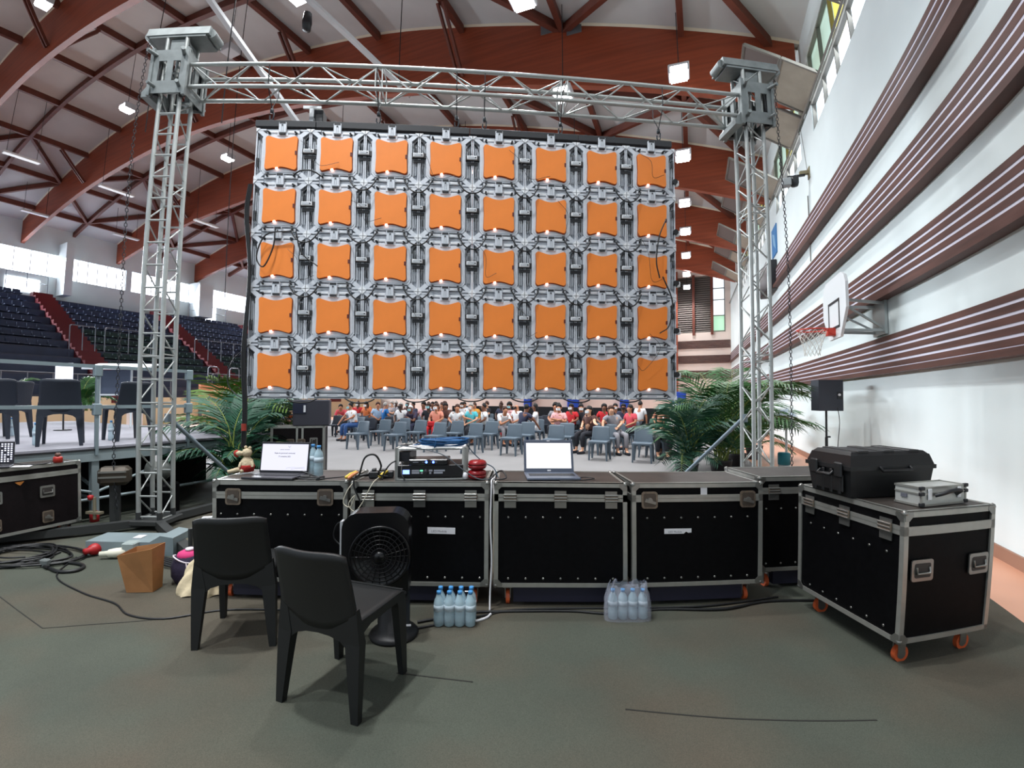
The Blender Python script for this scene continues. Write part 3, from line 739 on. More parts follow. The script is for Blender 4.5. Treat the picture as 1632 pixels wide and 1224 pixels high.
def flight_case(label, loc, rotz, w_, d, h=.89, z0=.15, latches=(), lat_kind='hinge', side=None, rivets=True, wheels=None, ply=None, group=None, cat='flight case', plinth=False):
    "w along local x, front face at y=0, body behind it"
    root = thing('flight_case', label, cat, loc, rotz, group)
    q = MB(); q.cur = 0; q.box(.012, w_ - .012, .008, d - .008, z0 + .01, h - .006)
    q.cur = 1; q.box(.02, w_ - .02, .02, d - .02, h - .006, h - .003)
    q.build('body', [ply or m_ply, m_topply], root)
    q = MB(); e = .03
    for x in (0, w_ - e):
        for y in (0, d - e): q.box(x, x + e, y, y + e, z0, h)
    for (za, zb) in ((z0, z0 + .028), (h - .034, h), (h - .135, h - .085)):
        q.box(0, w_, 0, .01, za, zb); q.box(0, w_, d - .01, d, za, zb); q.box(0, .01, 0, d, za, zb); q.box(w_ - .01, w_, 0, d, za, zb)
    q.box(0, w_, 0, e, h - .006, h); q.box(0, w_, d - e, d, h - .006, h); q.box(0, e, 0, d, h - .006, h); q.box(w_ - e, w_, 0, d, h - .006, h)
    q.box(0, w_, -.0, .002, h - .112, h - .108)
    q.build('edging', m_edge, root)
    for x in (0, w_):
        for y in (0, d):
            for z in (z0, h):
                sx, sy, sz = (1 if x == 0 else -1), (1 if y == 0 else -1), (1 if z == z0 else -1)
                if y == d and z == z0: continue
                q = MB(); q.lathe([(.001, -.02), (.014, -.014), (.02, 0), (.014, .014), (.001, .02)], 10, M=T(x + sx * .012, y + sy * .012, z + sz * .012))
                q.prism([(x + sx * .004, z + sz * .004), (x + sx * .055, z + sz * .004), (x + sx * .06, z + sz * .025), (x + sx * .03, z + sz * .055), (x + sx * .004, z + sz * .055)], y - sy * .003, y + sy * .002)
                q.prism([(y + sy * .004, z + sz * .004), (y + sy * .055, z + sz * .004), (y + sy * .06, z + sz * .025), (y + sy * .03, z + sz * .055), (y + sy * .004, z + sz * .055)], x - sx * .003, x + sx * .002, axis='x')
                q.build('corner_guard', m_ball, root)
    for f in latches:
        if lat_kind == 'hinge': hinge(root, w_ * f, 0, h - .115)
        else: butterfly(root, w_ * f, 0, h - .12)
    if rivets:
        q = MB()
        for z in (z0 + .06, h - .25):
            n = int((w_ - .12) / .125)
            for i in range(n + 1):
                x = w_ / 2 + (i - n / 2) * .125
                q.lathe([(.001, -.004), (.007, -.002), (.008, .002)], 8, M=T(x, .006, z) @ R(math.pi / 2, 'X'))
        o = q.build('rivets', m_ball, root); o['kind'] = 'stuff'
    if plinth:
        q = MB(); q.box(.14, w_ - .14, .03, d - .03, .035, z0 + .01); q.build('plinth', m_navy, root)
    for (x, y) in (wheels or ((.1, .08), (w_ - .1, .08), (.1, d - .09), (w_ - .1, d - .09))): castor(root, x, y)
    return root

def sticker(parent, x, z, w_, h_, text, torn=False, ts=.022):
    q = MB()
    P = [(-w_ / 2, -h_ / 2), (w_ * .22, -h_ / 2), (w_ * .3, -h_ * .1), (w_ * .38, -h_ * .35), (w_ / 2, -h_ * .3), (w_ / 2, h_ / 2), (-w_ / 2, h_ / 2)] if torn else [(-w_ / 2, -h_ / 2), (w_ / 2, -h_ / 2 - .004), (w_ / 2, h_ / 2 - .004), (-w_ / 2, h_ / 2)]
    q.prism(P, -.002, .0); o = q.build('paper_label', m_wht, parent, loc=(x, .003, z))
    text_mesh(text, ts, m_ink, o, (-w_ * .36, -.0025, -h_ * .3))
m_ink = mat('ink', (96, 98, 108), 0.7)
def text_mesh(t, size, m, parent, loc, rot=(math.pi / 2, 0, 0), name='lettering', align='LEFT', bold=0.0):
    cu = bpy.data.curves.new('t', 'FONT'); cu.body = t; cu.size = size; cu.align_x = align; cu.offset = bold
    o = bpy.data.objects.new('t', cu); COL.objects.link(o)
    dg = bpy.context.evaluated_depsgraph_get(); dg.update()
    me = bpy.data.meshes.new_from_object(o.evaluated_get(dg)); COL.objects.unlink(o); bpy.data.objects.remove(o)
    me.materials.clear(); me.materials.append(m)
    p = bpy.data.objects.new(name, me); COL.objects.link(p); p.parent = parent; p.location = loc; p.rotation_euler = rot
    return p

c1 = flight_case('black flight case with a laptop on top, leftmost of the front row', (-2.2, 3.275, 0), math.radians(1.2), 1.0, .5, latches=(.16, .84), lat_kind='b', plinth=True)
c2 = flight_case('black flight case carrying the equipment rack, behind the black fan', (-1.165, 3.265, 0), math.radians(-1.4), 1.0, .5, latches=(.13, .5, .87), plinth=True)
sticker(c2, .66, .545, .2, .045, 'LED Module')
c3 = flight_case('black flight case carrying the silver laptop, in the middle of the row', (-.125, 3.235, 0), 0, .955, .5, latches=(.12, .5, .88), plinth=True)
c4 = flight_case('black flight case with nothing on top, with a torn white label', (.865, 3.235, 0), math.radians(3.0), .975, .5, latches=(.13, .88), lat_kind='b', plinth=True)
sticker(c4, .335, .545, .2, .036, 'LED Module', torn=True, ts=.02)
q = MB(); q.box(-.024, .024, -.0015, .0, -.025, .025); q.build('tape', m_wht, c4, loc=(.53, .004, .83))
c5 = flight_case('black flight case set back behind the right end of the row', (1.93, 3.50, 0), math.radians(3.0), 1.0, .52, latches=(.12, .5, .88), plinth=True)
q = MB(); q.box(-.03, .03, 0, .012, 0, .001); o = q.build('paper_label', m_wht, c5, loc=(.66, .2, .887)); q = MB(); q.box(-.03, .03, 0, .012, 0, .001); o = q.build('paper_label', m_wht, c5, loc=(.82, .22, .887))
# right case, turned ninety degrees
ang = math.atan2(2.343 - 3.205, 2.123 - 2.06)
cr = flight_case('black flight case at the right, carrying a plastic and an aluminium case', (2.06, 3.205, 0), ang, .865, .67, latches=(.14, .5, .86), wheels=((.1, .1), (.78, .09), (.1, .58), (.77, .57)))
for y in (.13, .55):
    handle_dish(cr, T(.865, y, .56) @ R(math.pi / 2, 'Z'))
# left case beside the stage
ang2 = math.atan2(4.62 - 3.75, -4.665 + 4.86)
cl = flight_case('dark flight case at the left edge carrying the spreadsheet laptop, beside the stage', (-5.0, 3.2, 0), ang2, 1.48, .36, h=.80, z0=.14, rivets=False, ply=m_plyb)
for x in (.62, 1.13): handle_dish(cl, T(x, 0, .52))
for x in (.62, 1.13): butterfly(cl, x, 0, .26)
q = MB(); q.prism([(-.045, .01), (.045, .012), (.02, -.012), (.005, -.025), (-.02, -.01)], -.002, .001); q.build('torn_tape', mat('orange tape scrap', (190, 120, 50), 0.7), cl, loc=(.86, 0, .64))
# upright case behind the wall with a loudspeaker on it
cx, cy = -3.3, 7.5
cb = thing('flight_case', 'tall dark flight case standing on end in front of the audience', 'flight case', (-3.36, 7.12, 0), math.radians(18))
def tallcase(root):
    q = MB(); q.box(-.42, .36, .0, .5, .06, 1.03); q.build('body', m_plyb, root)
    q = MB()
    for x in (-.42, -.06, .02, .33):
        q.box(x, x + .03, -.008, .002, .06, 1.04)
    for y in (0, .47): q.box(.335, .368, y, y + .03, .06, 1.04); q.box(-.428, -.395, y, y + .03, .06, 1.04)
    for z in (.06, 1.01): q.box(-.428, .368, -.008, .508, z, z + .03)
    q.box(.358, .366, .0, .5, .06, .09); q.build('edging', m_edge, root)
    butterfly(root, -.14, -.004, .78); butterfly(root, .02, -.004, .78)
    for z in (.78, .3): handle_dish(root, T(.2, 0, z) @ R(math.pi / 2, 'Y'))
    butterfly(root, -.14, -.004, .3)
tallcase(cb)
sp = thing('loudspeaker', 'dark loudspeaker box standing on the tall upright flight case', 'loudspeaker', (-3.32, 7.27, 1.042), math.radians(18))
q = MB(); q.box(-.2, .34, -.12, .3, 0, .42, ch=.015); q.build('cabinet', mat('dark grey speaker', (52, 52, 62), 0.6), sp)
q = MB(); q.box(-.2, -.0, -.13, -.118, .2, .36); q.cur = 1; q.box(-.04, -.01, -.14, -.13, .22, .33); q.build('connector_plate', [mat('blue black plate', (16, 22, 48), 0.4), m_wht], sp)

# plastic equipment case and small aluminium case on the right case
m_pel = mat('black moulded plastic', (20, 21, 23), 0.45)
pc = thing('equipment_case', 'large black moulded plastic case lying on the right flight case', 'equipment case', (2.03, 3.05, .892), ang)
L, Dp, Hh = .37, .62, .28
q = MB()
def taper(q, x0, x1, y0, y1, z0, z1, t):
    vs = [(x0, y0, z0), (x1, y0, z0), (x1, y1, z0), (x0, y1, z0), (x0 + t, y0 + t, z1), (x1 - t, y0 + t, z1), (x1 - t, y1 - t, z1), (x0 + t, y1 - t, z1)]
    q.add(vs, [(0, 3, 2, 1), (4, 5, 6, 7), (0, 1, 5, 4), (1, 2, 6, 5), (2, 3, 7, 6), (3, 0, 4, 7)], False)
taper(q, .0, L, .0, Dp, .17, .0, .02)
q.box(.05, .32, -.012, .0, .03, .14, ch=.008)
for x in (.08, .15, .22, .29): q.box(x - .012, x + .012, -.014, .0, .015, .165, ch=.004)
q.build('bottom_shell', m_pel, pc)
q = MB(); taper(q, -.012, L + .012, -.012, Dp + .012, .17, .195, .0); taper(q, -.004, L + .004, -.004, Dp + .004, .195, Hh - .02, .02); taper(q, .02, L - .02, .02, Dp - .02, Hh - .02, Hh, .02)
for y in (.12, .31, .5): q.box(.03, L - .03, y - .04, y + .04, Hh - .01, Hh + .006, ch=.004)
q.build('lid', m_pel, pc)
for x in (.08, .29):
    q = MB(); q.box(x - .03, x + .035, -.03, -.01, .12, .215, ch=.008); q.build('latch', m_pel, pc)
q = MB(); q.tube([(.13, -.012, .15), (.13, -.035, .13), (.24, -.035, .13), (.24, -.012, .15)], .01, 8); q.build('handle', m_pel, pc)
q = MB(); q.tube([(.382, .2, .19), (.405, .2, .17), (.405, .42, .17), (.382, .42, .19)], .01, 8); q.build('handle', m_pel, pc)

m_al2 = mat('brushed aluminium sheet', (196, 198, 194), 0.4, metal=0.35, var=0.04, scale=10)
ac = thing('aluminium_case', 'small silver aluminium case lying on the right flight case', 'aluminium case', (2.235, 2.66, .89), 0)
e1 = Vector((2.3, 2.42)) - Vector((2.225, 2.62)); e2 = Vector((2.665, 2.475)) - Vector((2.3, 2.42))
ac.location = (2.3, 2.42, .892); ac.rotation_euler = (0, 0, math.atan2(e2.y, e2.x))
Wd, Dd = e2.length, .17
q = MB(); q.box(.004, Wd - .004, .004, Dd, .006, .104); q.build('body', m_al2, ac)
q = MB()
for z in (0, .098): q.box(0, Wd, 0, .012, z, z + .012); q.box(0, Wd, Dd - .008, Dd + .004, z, z + .012); q.box(0, .012, 0, Dd, z, z + .012); q.box(Wd - .012, Wd, 0, Dd, z, z + .012)
for x in (0, Wd - .012): q.box(x, x + .012, 0, .012, 0, .11)
q.box(0, Wd, -.002, .004, .068, .076); q.box(-.002, .004, 0, Dd, .068, .076)
q.build('edging', m_edge, ac)
for x in (.006, Wd - .006):
    for z in (.012, .072, .104):
        q = MB(); q.box(x - .016, x + .016, -.006, .014, z - .01, z + .01, ch=.003); q.build('corner_guard', m_dark, ac)
q = MB(); q.tube(curve_pts([(.1, -.004, .06), (.12, -.03, .072), (.16, -.05, .088), (.2, -.05, .092), (.25, -.05, .088), (.27, -.02, .07), (.275, -.004, .06)], 4), .011, 8); q.build('handle', m_dark, ac)
for x in (.06, .3):
    q = MB(); q.box(x - .014, x + .014, -.008, 0, .035, .1, ch=.003); q.build('clasp', m_castl, ac)
q = MB(); q.box(-.002, .002, .09, .13, .04, .06); q.build('lettering', m_ink, ac)

# ---- laptops
def keyboard(root, w_, d, name='keyboard', rows=5, cols=14, y0=.09, z=.019):
    q = MB()
    kw = (w_ - .05) / cols
    for r in range(rows):
        for c in range(cols):
            if r == 0 and 4 <= c <= 9 and c != 4: continue
            x = -w_ / 2 + .025 + c * kw; q.box(x + .001, x + kw - .001 + (kw * 5 if r == 0 and c == 4 else 0), y0 + r * .018, y0 + r * .018 + .016, z, z + .002)
    return q.build(name, m_dark, root)
def laptop(label, loc, rz, w_, d, tilt, shell, bezel, screen_mat, bz=.012, sh=.215):
    root = thing('laptop', label, 'laptop', loc, rz)
    q = MB(); q.box(-w_ / 2, w_ / 2, 0, d, .0, .018, ch=.004); q.build('base', shell, root)
    keyboard(root, w_, d)
    q = MB(); q.box(-.05, .05, .015, .075, .018, .019); q.build('touchpad', bezel, root)
    lid = MB(); lid.box(-w_ / 2, w_ / 2, 0, .008, 0, sh + 2 * bz, ch=.003)
    lid.cur = 1; lid.box(-w_ / 2 + .003, w_ / 2 - .003, -.001, .0, .003, sh + 2 * bz - .003)
    o = lid.build('screen_lid', [shell, bezel], root, loc=(0, d - .008, .016), rot=(-tilt, 0, 0))
    s_ = MB(); s_.box(-w_ / 2 + bz, w_ / 2 - bz, -.0025, -.001, bz * 1.5, sh + bz * .7)
    sc = s_.build('display', screen_mat, o)
    return root, o
m_scr = mat('lit slide', (20, 20, 26), 0.3, emit=(238, 238, 255), estr=1.05)
m_scr2 = mat('lit blank screen', (20, 20, 24), 0.3, emit=(252, 252, 255), estr=1.35)
m_gun = mat('graphite shell', (44, 44, 50), 0.4, metal=0.3)
m_silv = mat('blue grey laptop shell', (92, 100, 116), 0.4, metal=0.2)
lp, lid = laptop('dark laptop showing a white slide, on the leftmost front flight case', (-1.80, 3.29, .892), math.radians(-3), .40, .235, math.radians(8), m_gun, mat('black bezel', (12, 12, 20), 0.4), m_scr)
m_txt = mat('slide ink', (52, 50, 72), 0.7); m_lt = mat('slide grey mark', (176, 180, 192), 0.7)
text_mesh('Repas du personnel communal', .0135, m_txt, lid, (0, -.0032, .148), align='CENTER', bold=.0003)
text_mesh('17 novembre 2021', .0135, m_txt, lid, (0, -.0032, .122), align='CENTER', bold=.0003)
q = MB(); q.box(-.04, -.008, -.0032, -.0026, .178, .1815); q.box(-.004, .038, -.0032, -.0026, .178, .1815); q.prism([(.022, .212), (.03, .205), (.037, .196), (.038, .192), (.03, .2)], -.0032, -.0026); q.prism([(.04, .207), (.046, .21), (.038, .198)], -.0032, -.0026); q.build('slide_logo', mat('slide grey', (150, 156, 176), 0.7), lid)
q = MB(); q.tube(curve_pts([(.02, -.003, .036), (.07, -.003, .043), (.12, -.003, .04), (.17, -.003, .046)], 5), .0009, 4); q.tube(curve_pts([(.06, -.003, .03), (.12, -.003, .037), (.175, -.003, .034)], 5), .0009, 4); q.build('slide_curve', m_lt, lid)
lp2, lid2 = laptop('open grey laptop with a bright white screen, on the middle flight case', (.315, 3.30, .892), math.radians(3.5), .40, .27, math.radians(12), m_silv, mat('grey bezel', (84, 92, 108), 0.4), m_scr2, bz=.02, sh=.215)
q = MB(); q.box(-.014, .014, -.003, -.0015, .008, .019); q.box(-.012, .012, -.003, -.0015, .243, .25); q.build('emblem', m_wht, lid2)
# laptop with the grid on its screen at the left edge
lp3, lid3 = laptop('black laptop showing a grid of white cells, on the left edge case', (-4.98, 3.98, .802), 0, .36, .23, math.radians(14), m_gun, mat('black bezel', (12, 12, 20)), mat('dark lit screen', (14, 14, 22), 0.3, emit=(16, 16, 26), estr=1.0), sh=.2)
lp3.rotation_euler = (0, 0, math.radians(40)); lp3.location = (-4.93, 3.80, .802)
q = MB()
for r in range(9):
    for c in range(12):
        if (r * 7 + c * 3) % 11 == 0: continue
        x = -.157 + c * .0275; z = .022 + r * .0215; q.box(x, x + .015, -.0034, -.0026, z, z + .011)
o = q.build('display_cells', mat('lit cell', (235, 235, 250), 0.4, emit=(235, 235, 255), estr=1.0), lid3); o['kind'] = 'stuff'
q = MB(); q.box(-.19, -.03, -.06, .06, 0, .003); o = q.build('paper_sheet', m_wht, loc=(-4.71, 4.12, .802), rotz=.6); tag(o, 'white sheet of paper on the left edge flight case', 'paper')
root = thing('emergency_button', 'small red knobbed box on the left edge flight case', 'button box', (-4.74, 4.42, .801), 1.3)
q = MB(); q.lathe([(.045, 0), (.045, .05), (.038, .062)], 16); q.build('body', mat('red plastic', (172, 40, 30), 0.45), root)
q = MB(); q.lathe([(.012, .062), (.03, .07), (.03, .085), (.02, .1)], 12); q.build('knob', mat('dull brown knob', (86, 52, 40), 0.5), root)
q = MB(); q.tube(curve_pts([(-4.74, 4.36, .815), (-4.76, 4.25, .806), (-4.86, 4.16, .806), (-4.9, 4.05, .83)], 6), .006, 6); o = q.build('signal_cable', m_cable); tag(o, 'black cable from the red button box to the left laptop', 'cable')

# ---- equipment rack
rk = thing('equipment_rack', 'small open silver rack on the second flight case, blue display glowing', 'equipment rack', (-.86, 3.30, .892), math.radians(3))
Wr, Dr, Hr = .52, .36, .235
q = MB()
for x in (0, Wr - .02):
    for y in (0, Dr): q.box(x, x + .02, y, y + .012, 0, Hr)
q.box(0, Wr, 0, .02, Hr - .012, Hr, ch=.005); q.box(0, Wr, Dr, Dr + .012, Hr - .012, Hr); q.box(0, .012, 0, Dr, Hr - .012, Hr); q.box(Wr - .012, Wr, 0, Dr, Hr - .012, Hr)
q.box(0, Wr, 0, Dr, 0, .012); q.box(.0, .03, .0, .004, 0, Hr); q.box(Wr - .03, Wr, 0, .004, 0, Hr)
q.build('frame', m_al2, rk)
q = MB(); q.box(.012, .1, .04, Dr - .02, .13, .2); q.build('side_bracket', m_gun, rk)
q = MB(); q.box(.012, Wr - .012, .03, Dr - .02, Hr - .02, Hr - .012); q.build('top_plate', mat('white steel plate', (218, 220, 222), 0.5), rk)
ra = bpy.data.objects.new('video_processor', None); COL.objects.link(ra); ra.location = (-.86, 3.30, .904); ra.rotation_euler = (0, 0, math.radians(3)); tag(ra, 'black rack unit with a small glowing blue screen and grey keys, inside the rack', 'video processor')
q = MB(); q.box(.022, Wr - .022, -.008, .3, .008, .098, ch=.003); q.build('housing', mat('black front panel', (12, 13, 18), 0.35), ra)
q = MB(); q.box(.06, .108, -.011, -.008, .034, .064); q.build('display', mat('lit blue display', (150, 170, 255), 0.3, emit=(120, 150, 255), estr=2.6), ra)
for i, (x0, x1, z0, z1) in enumerate(((.125, .18, .052, .064), (.125, .18, .036, .048), (.19, .205, .036, .046), (.185, .205, .053, .063), (.248, .275, .052, .064), (.252, .266, .034, .046), (.285, .365, .052, .063), (.285, .35, .035, .048))):
    q = MB(); q.box(x0, x1, -.012, -.008, z0, z1); q.build('key_block' if i != 3 else 'lit_key', mat('grey keys', (170, 174, 186), 0.5) if i != 3 else mat('lit green key', (120, 220, 170), 0.4, emit=(110, 230, 170), estr=1.5), ra)
q = MB(); q.lathe([(.019, 0), (.018, .014), (.001, .016)], 18, M=T(.228, -.008, .05) @ R(math.pi / 2, 'X')); q.build('dial', m_gun, ra)
rb = bpy.data.objects.new('network_switch', None); COL.objects.link(rb); rb.location = (-.755, 3.28, 1.003); rb.rotation_euler = (0, 0, math.radians(3)); tag(rb, 'slim black box with two blue lights on the rack unit', 'network switch')
q = MB(); q.box(0, .285, 0, .2, 0, .042, ch=.006); q.build('housing', mat('black gloss box', (14, 15, 20), 0.25), rb)
for x in (.128, .178):
    q = MB(); q.lathe([(.008, 0), (.007, .003)], 12, M=T(x, 0, .022) @ R(math.pi / 2, 'X')); q.build('status_light', mat('lit blue led', (90, 120, 255), 0.3, emit=(60, 90, 255), estr=14), rb)
q = MB()
for x in (.1, .112, .155, .192, .2): q.box(x, x + .004, -.0015, 0, .018, .026)
q.box(.03, .07, -.001, 0, .02, .025); q.build('front_marks', mat('grey print', (120, 124, 134), 0.5), rb)
# blue cable coil on the rack
m_bluec = mat('blue network cable', (22, 88, 140), 0.45)
bc = thing('cable_coil', 'coil of blue network cable lying on top of the rack', 'cable coil', (-.52, 3.42, 1.135), math.radians(5))
rnd = random.Random(3)
q = MB()
for k in range(15):
    a, b2 = .165 + rnd.uniform(-.02, .02), .09 + rnd.uniform(-.02, .02); ox, oy = rnd.uniform(-.012, .012), rnd.uniform(-.01, .01); zz = .006 + (k // 3) * .0095
    n = 26; q.tube([(ox + a * math.cos(2 * math.pi * i / n), oy + b2 * math.sin(2 * math.pi * i / n), zz + .006 * math.sin(2 * math.pi * i / n * 2 + k)) for i in range(n)], .0042, 5, closed=True)
q.build('cable', m_bluec, bc)
q = MB(); n = 16
for xx in (-.06, ): q.tube([(xx + .006 * math.sin(i), -.085 + .028 * math.cos(2 * math.pi * i / n), .025 + .035 * math.sin(2 * math.pi * i / n)) for i in range(n)], .004, 5, closed=True)
q.build('tie', m_bluec, bc)
q = MB(); q.box(-.235, -.2, -.02, .0, .0, .012, ch=.002); q.build('plug', m_wht, bc)
q = MB(); q.tube(curve_pts([(-.14, -.02, .02), (-.19, -.04, .014), (-.23, -.01, .006)], 5), .0035, 5); q.build('cable_tail', m_bluec, bc)
for i, (x, y, rz) in enumerate(((-.82, 3.42, .5), (-.76, 3.50, 1.2))):
    q = MB(); q.box(-.03, .03, -.012, .012, 0, .014, ch=.004); q.tube(curve_pts([(.03, 0, .007), (.06, .01, .012), (.1, 0, .006), (.14, .02, .006)], 4), .004, 5)
    o = q.build('adapter_plug', m_dark, loc=(x, y, 1.128), rotz=rz); tag(o, 'small black adapter on top of the rack, %s of two' % ('left', 'right')[i], 'adapter')
q = MB(); q.box(-.022, .022, -.012, .012, 0, .009, ch=.002); o = q.build('white_adapter', m_wht, loc=(-.67, 3.33, 1.128), rotz=.2); tag(o, 'small white plug lying beside the blue cable coil', 'adapter')
# red round shells
m_red = mat('dark red gloss shell', (140, 22, 28), 0.25)
for i, z in enumerate((.892, .962)):
    root = thing('red_case', 'dark red glossy round-edged case beside the rack, %s of the two stacked' % ('lower', 'upper')[i], 'small case', (-.26, 3.36, z), .1, 'red cases beside the rack')
    q = MB(); q.lathe([(.045, 0), (.062, .008), (.07, .022), (.07, .03)], 24, M=Matrix.Scale(1.0, 4)); q.build('lower_shell', m_red, root)
    q = MB(); q.lathe([(.07, .034), (.07, .046), (.062, .06), (.045, .068)], 24); q.build('upper_shell', m_red, root)
    q = MB(); q.lathe([(.066, .029), (.066, .035)], 24); q.build('seam', mat('dark seam', (50, 12, 14), 0.5), root)
q = MB(); q.lathe([(.001, 0), (.018, .006), (.022, .03), (.016, .05), (.001, .054)], 12); o = q.build('white_puck', m_wht, loc=(-.345, 3.33, .93)); tag(o, 'small white rounded gadget left of the red cases', 'gadget')
o.location.z = .892

# ---- cables and plugs on the cases
def cord(name, pts, r, m, label, cat='cable', n=6, group=None):
    q = MB(); q.tube(curve_pts(pts, 7), r, n); o = q.build(name, m); return tag(o, label, cat, group)
m_yel = mat('yellow plug', (214, 184, 60), 0.5); m_beige = mat('pale cable', (206, 200, 180), 0.5)
cord('power_cable', [(-1.18, 3.36, .9), (-1.12, 3.3, .93), (-1.07, 3.27, 1.06), (-1.0, 3.28, 1.08), (-.96, 3.3, 1.0), (-.99, 3.34, .93), (-.93, 3.36, .91)], .007, m_cable, 'black cable standing up in a loop left of the rack')
cord('power_cable', [(-.95, 3.30, .9), (-.93, 3.27, .95), (-.88, 3.28, 1.02), (-.82, 3.33, 1.03), (-.8, 3.26, .95), (-.77, 3.24, .9)], .006, m_cable, 'black cable arching over the left corner of the rack')
cord('power_cable', [(-1.16, 3.3, .9), (-1.13, 3.24, .93), (-1.13, 3.228, .86), (-1.07, 3.232, .7), (-1.13, 3.22, .62), (-1.24, 3.23, .6), (-1.27, 3.23, .5), (-1.2, 3.22, .43)], .006, m_cable, 'black cable hanging down between the two left flight cases')
cord('white_cable', [(-.98, 3.32, .91), (-1.0, 3.23, .88), (-1.07, 3.215, .74), (-1.12, 3.21, .69), (-1.16, 3.21, .74), (-1.12, 3.215, .8), (-1.15, 3.215, .72), (-1.2, 3.215, .75), (-1.17, 3.22, .84), (-1.13, 3.25, .9)], .0035, m_beige, 'thin pale cable looping in front of the second flight case')
cord('grey_cable', [(-.86, 3.38, 1.14), (-.68, 3.30, 1.125), (-.5, 3.26, 1.08), (-.36, 3.25, .98), (-.25, 3.26, .91), (-.15, 3.3, .9)], .004, mat('grey cable', (84, 92, 98), 0.5), 'grey cable falling from the rack top to the flight case')
cord('blue_lead', [(-.36, 3.45, 1.15), (-.3, 3.42, 1.08), (-.22, 3.4, 1.01), (-.14, 3.38, .97), (-.1, 3.34, .9)], .004, mat('blue grey cable', (54, 72, 88), 0.5), 'blue grey lead running from the blue coil over the red cases')
cord('white_cable', [(-.13, 3.3, .905), (-.145, 3.24, .9), (-.145, 3.215, .84), (-.15, 3.215, .6), (-.14, 3.215, .35), (-.15, 3.21, .12), (-.15, 3.17, .012)], .006, m_wht, 'white cable hanging in the gap between two middle flight cases')
cord('black_cable', [(-.15, 3.36, .9), (-.11, 3.4, .93), (-.07, 3.35, .95), (-.04, 3.3, .91), (-.1, 3.28, .9), (-.16, 3.3, .91)], .006, m_cable, 'small black cable tangle left of the silver laptop')
cord('black_cable', [(.48, 3.36, .9), (.56, 3.4, .9), (.62, 3.36, .898), (.55, 3.3, .898), (.46, 3.27, .898), (.35, 3.26, .898)], .004, m_cable, 'thin black lead at the right of the silver laptop')
cord('black_cable', [(-1.6, 3.34, .9), (-1.5, 3.3, .9), (-1.38, 3.33, .9), (-1.28, 3.4, .9), (-1.2, 3.42, .91)], .005, m_cable, 'black lead running right from the slide laptop')
cord('black_cable', [(-1.62, 3.47, .93), (-1.52, 3.45, .9), (-1.44, 3.36, .9), (-1.52, 3.3, .9), (-1.58, 3.36, .9), (-1.45, 3.4, .9)], .005, m_cable, 'black lead curled at the foot of the water bottles')
for i, (x, y, rz) in enumerate(((-1.56, 3.4, .4), (-1.42, 3.34, 1.3))):
    q = MB(); q.box(-.035, .035, -.016, .016, 0, .022, ch=.005); o = q.build('power_adapter', m_dark, loc=(x, y, .891), rotz=rz); tag(o, 'black power adapter beside the water bottles, %s of two' % ('left', 'right')[i], 'adapter')
for i, (x, y, m_, s_) in enumerate(((-1.23, 3.33, m_yel, 1.1), (-1.2, 3.3, mat('orange plug', (206, 130, 80), .5), 1.0), (-.99, 3.36, m_yel, .9))):
    q = MB(); q.tube([(0, 0, .01), (.03 * s_, .02, .03), (.07 * s_, .03, .05)], [.012, .014, .008], 8); o = q.build('cable_plug', m_, loc=(x, y, .895), rotz=.3); tag(o, '%s cable plug in the cable heap left of the rack' % ('yellow', 'orange', 'second yellow')[i], 'plug')
root = thing('power_strip', 'black multi socket strip in the cable heap left of the rack', 'power strip', (-1.0, 3.42, .891), .15)
q = MB(); q.box(-.08, .1, -.03, .03, 0, .05, ch=.006); q.box(-.06, -.03, -.025, .025, .05, .07, ch=.004); q.box(.0, .05, -.02, .02, .05, .065, ch=.004); q.build('body', m_dark, root)
q = MB(); q.tube(curve_pts([(-.08, 0, .03), (-.15, -.02, .02), (-.2, .02, .01), (-.12, .06, .01), (-.04, .05, .01)], 6), .009, 6); q.build('cord', m_cable, root)

# water bottles
m_water = mat('clear blue plastic with water', (186, 214, 226), 0.15, alpha=0.62, spec=0.6)
m_cap = mat('blue bottle cap', (74, 146, 206), 0.4)
m_blabel = mat('pale bottle label', (200, 216, 226), 0.5, alpha=.8)
def bottle(label, loc, h, r, group=None, rz=0):
    root = thing('water_bottle', label, 'water bottle', loc, rz, group)
    P = [(r * .7, 0), (r, r * .25), (r, h * .3), (r * .93, h * .36), (r, h * .42), (r, h * .66), (r * .85, h * .76), (r * .42, h * .88), (r * .4, h * .93)]
    q = MB(); q.lathe(P, 14); q.build('bottle_body', m_water, root)
    q = MB(); q.lathe([(r * .46, h * .92), (r * .46, h), (r * .4, h * 1.005)], 12); q.build('cap', m_cap, root)
    q = MB(); q.lathe([(r * 1.01, h * .45), (r * 1.01, h * .62)], 14); q.build('bottle_label', m_blabel, root)
    return root
b0 = bottle('water bottle beside the slide laptop, the front one of two', (-1.49, 3.47, .892), .235, .034)
dup(b0, (-1.575, 3.56, .892), .3, 'water bottle beside the slide laptop, the rear one of two')
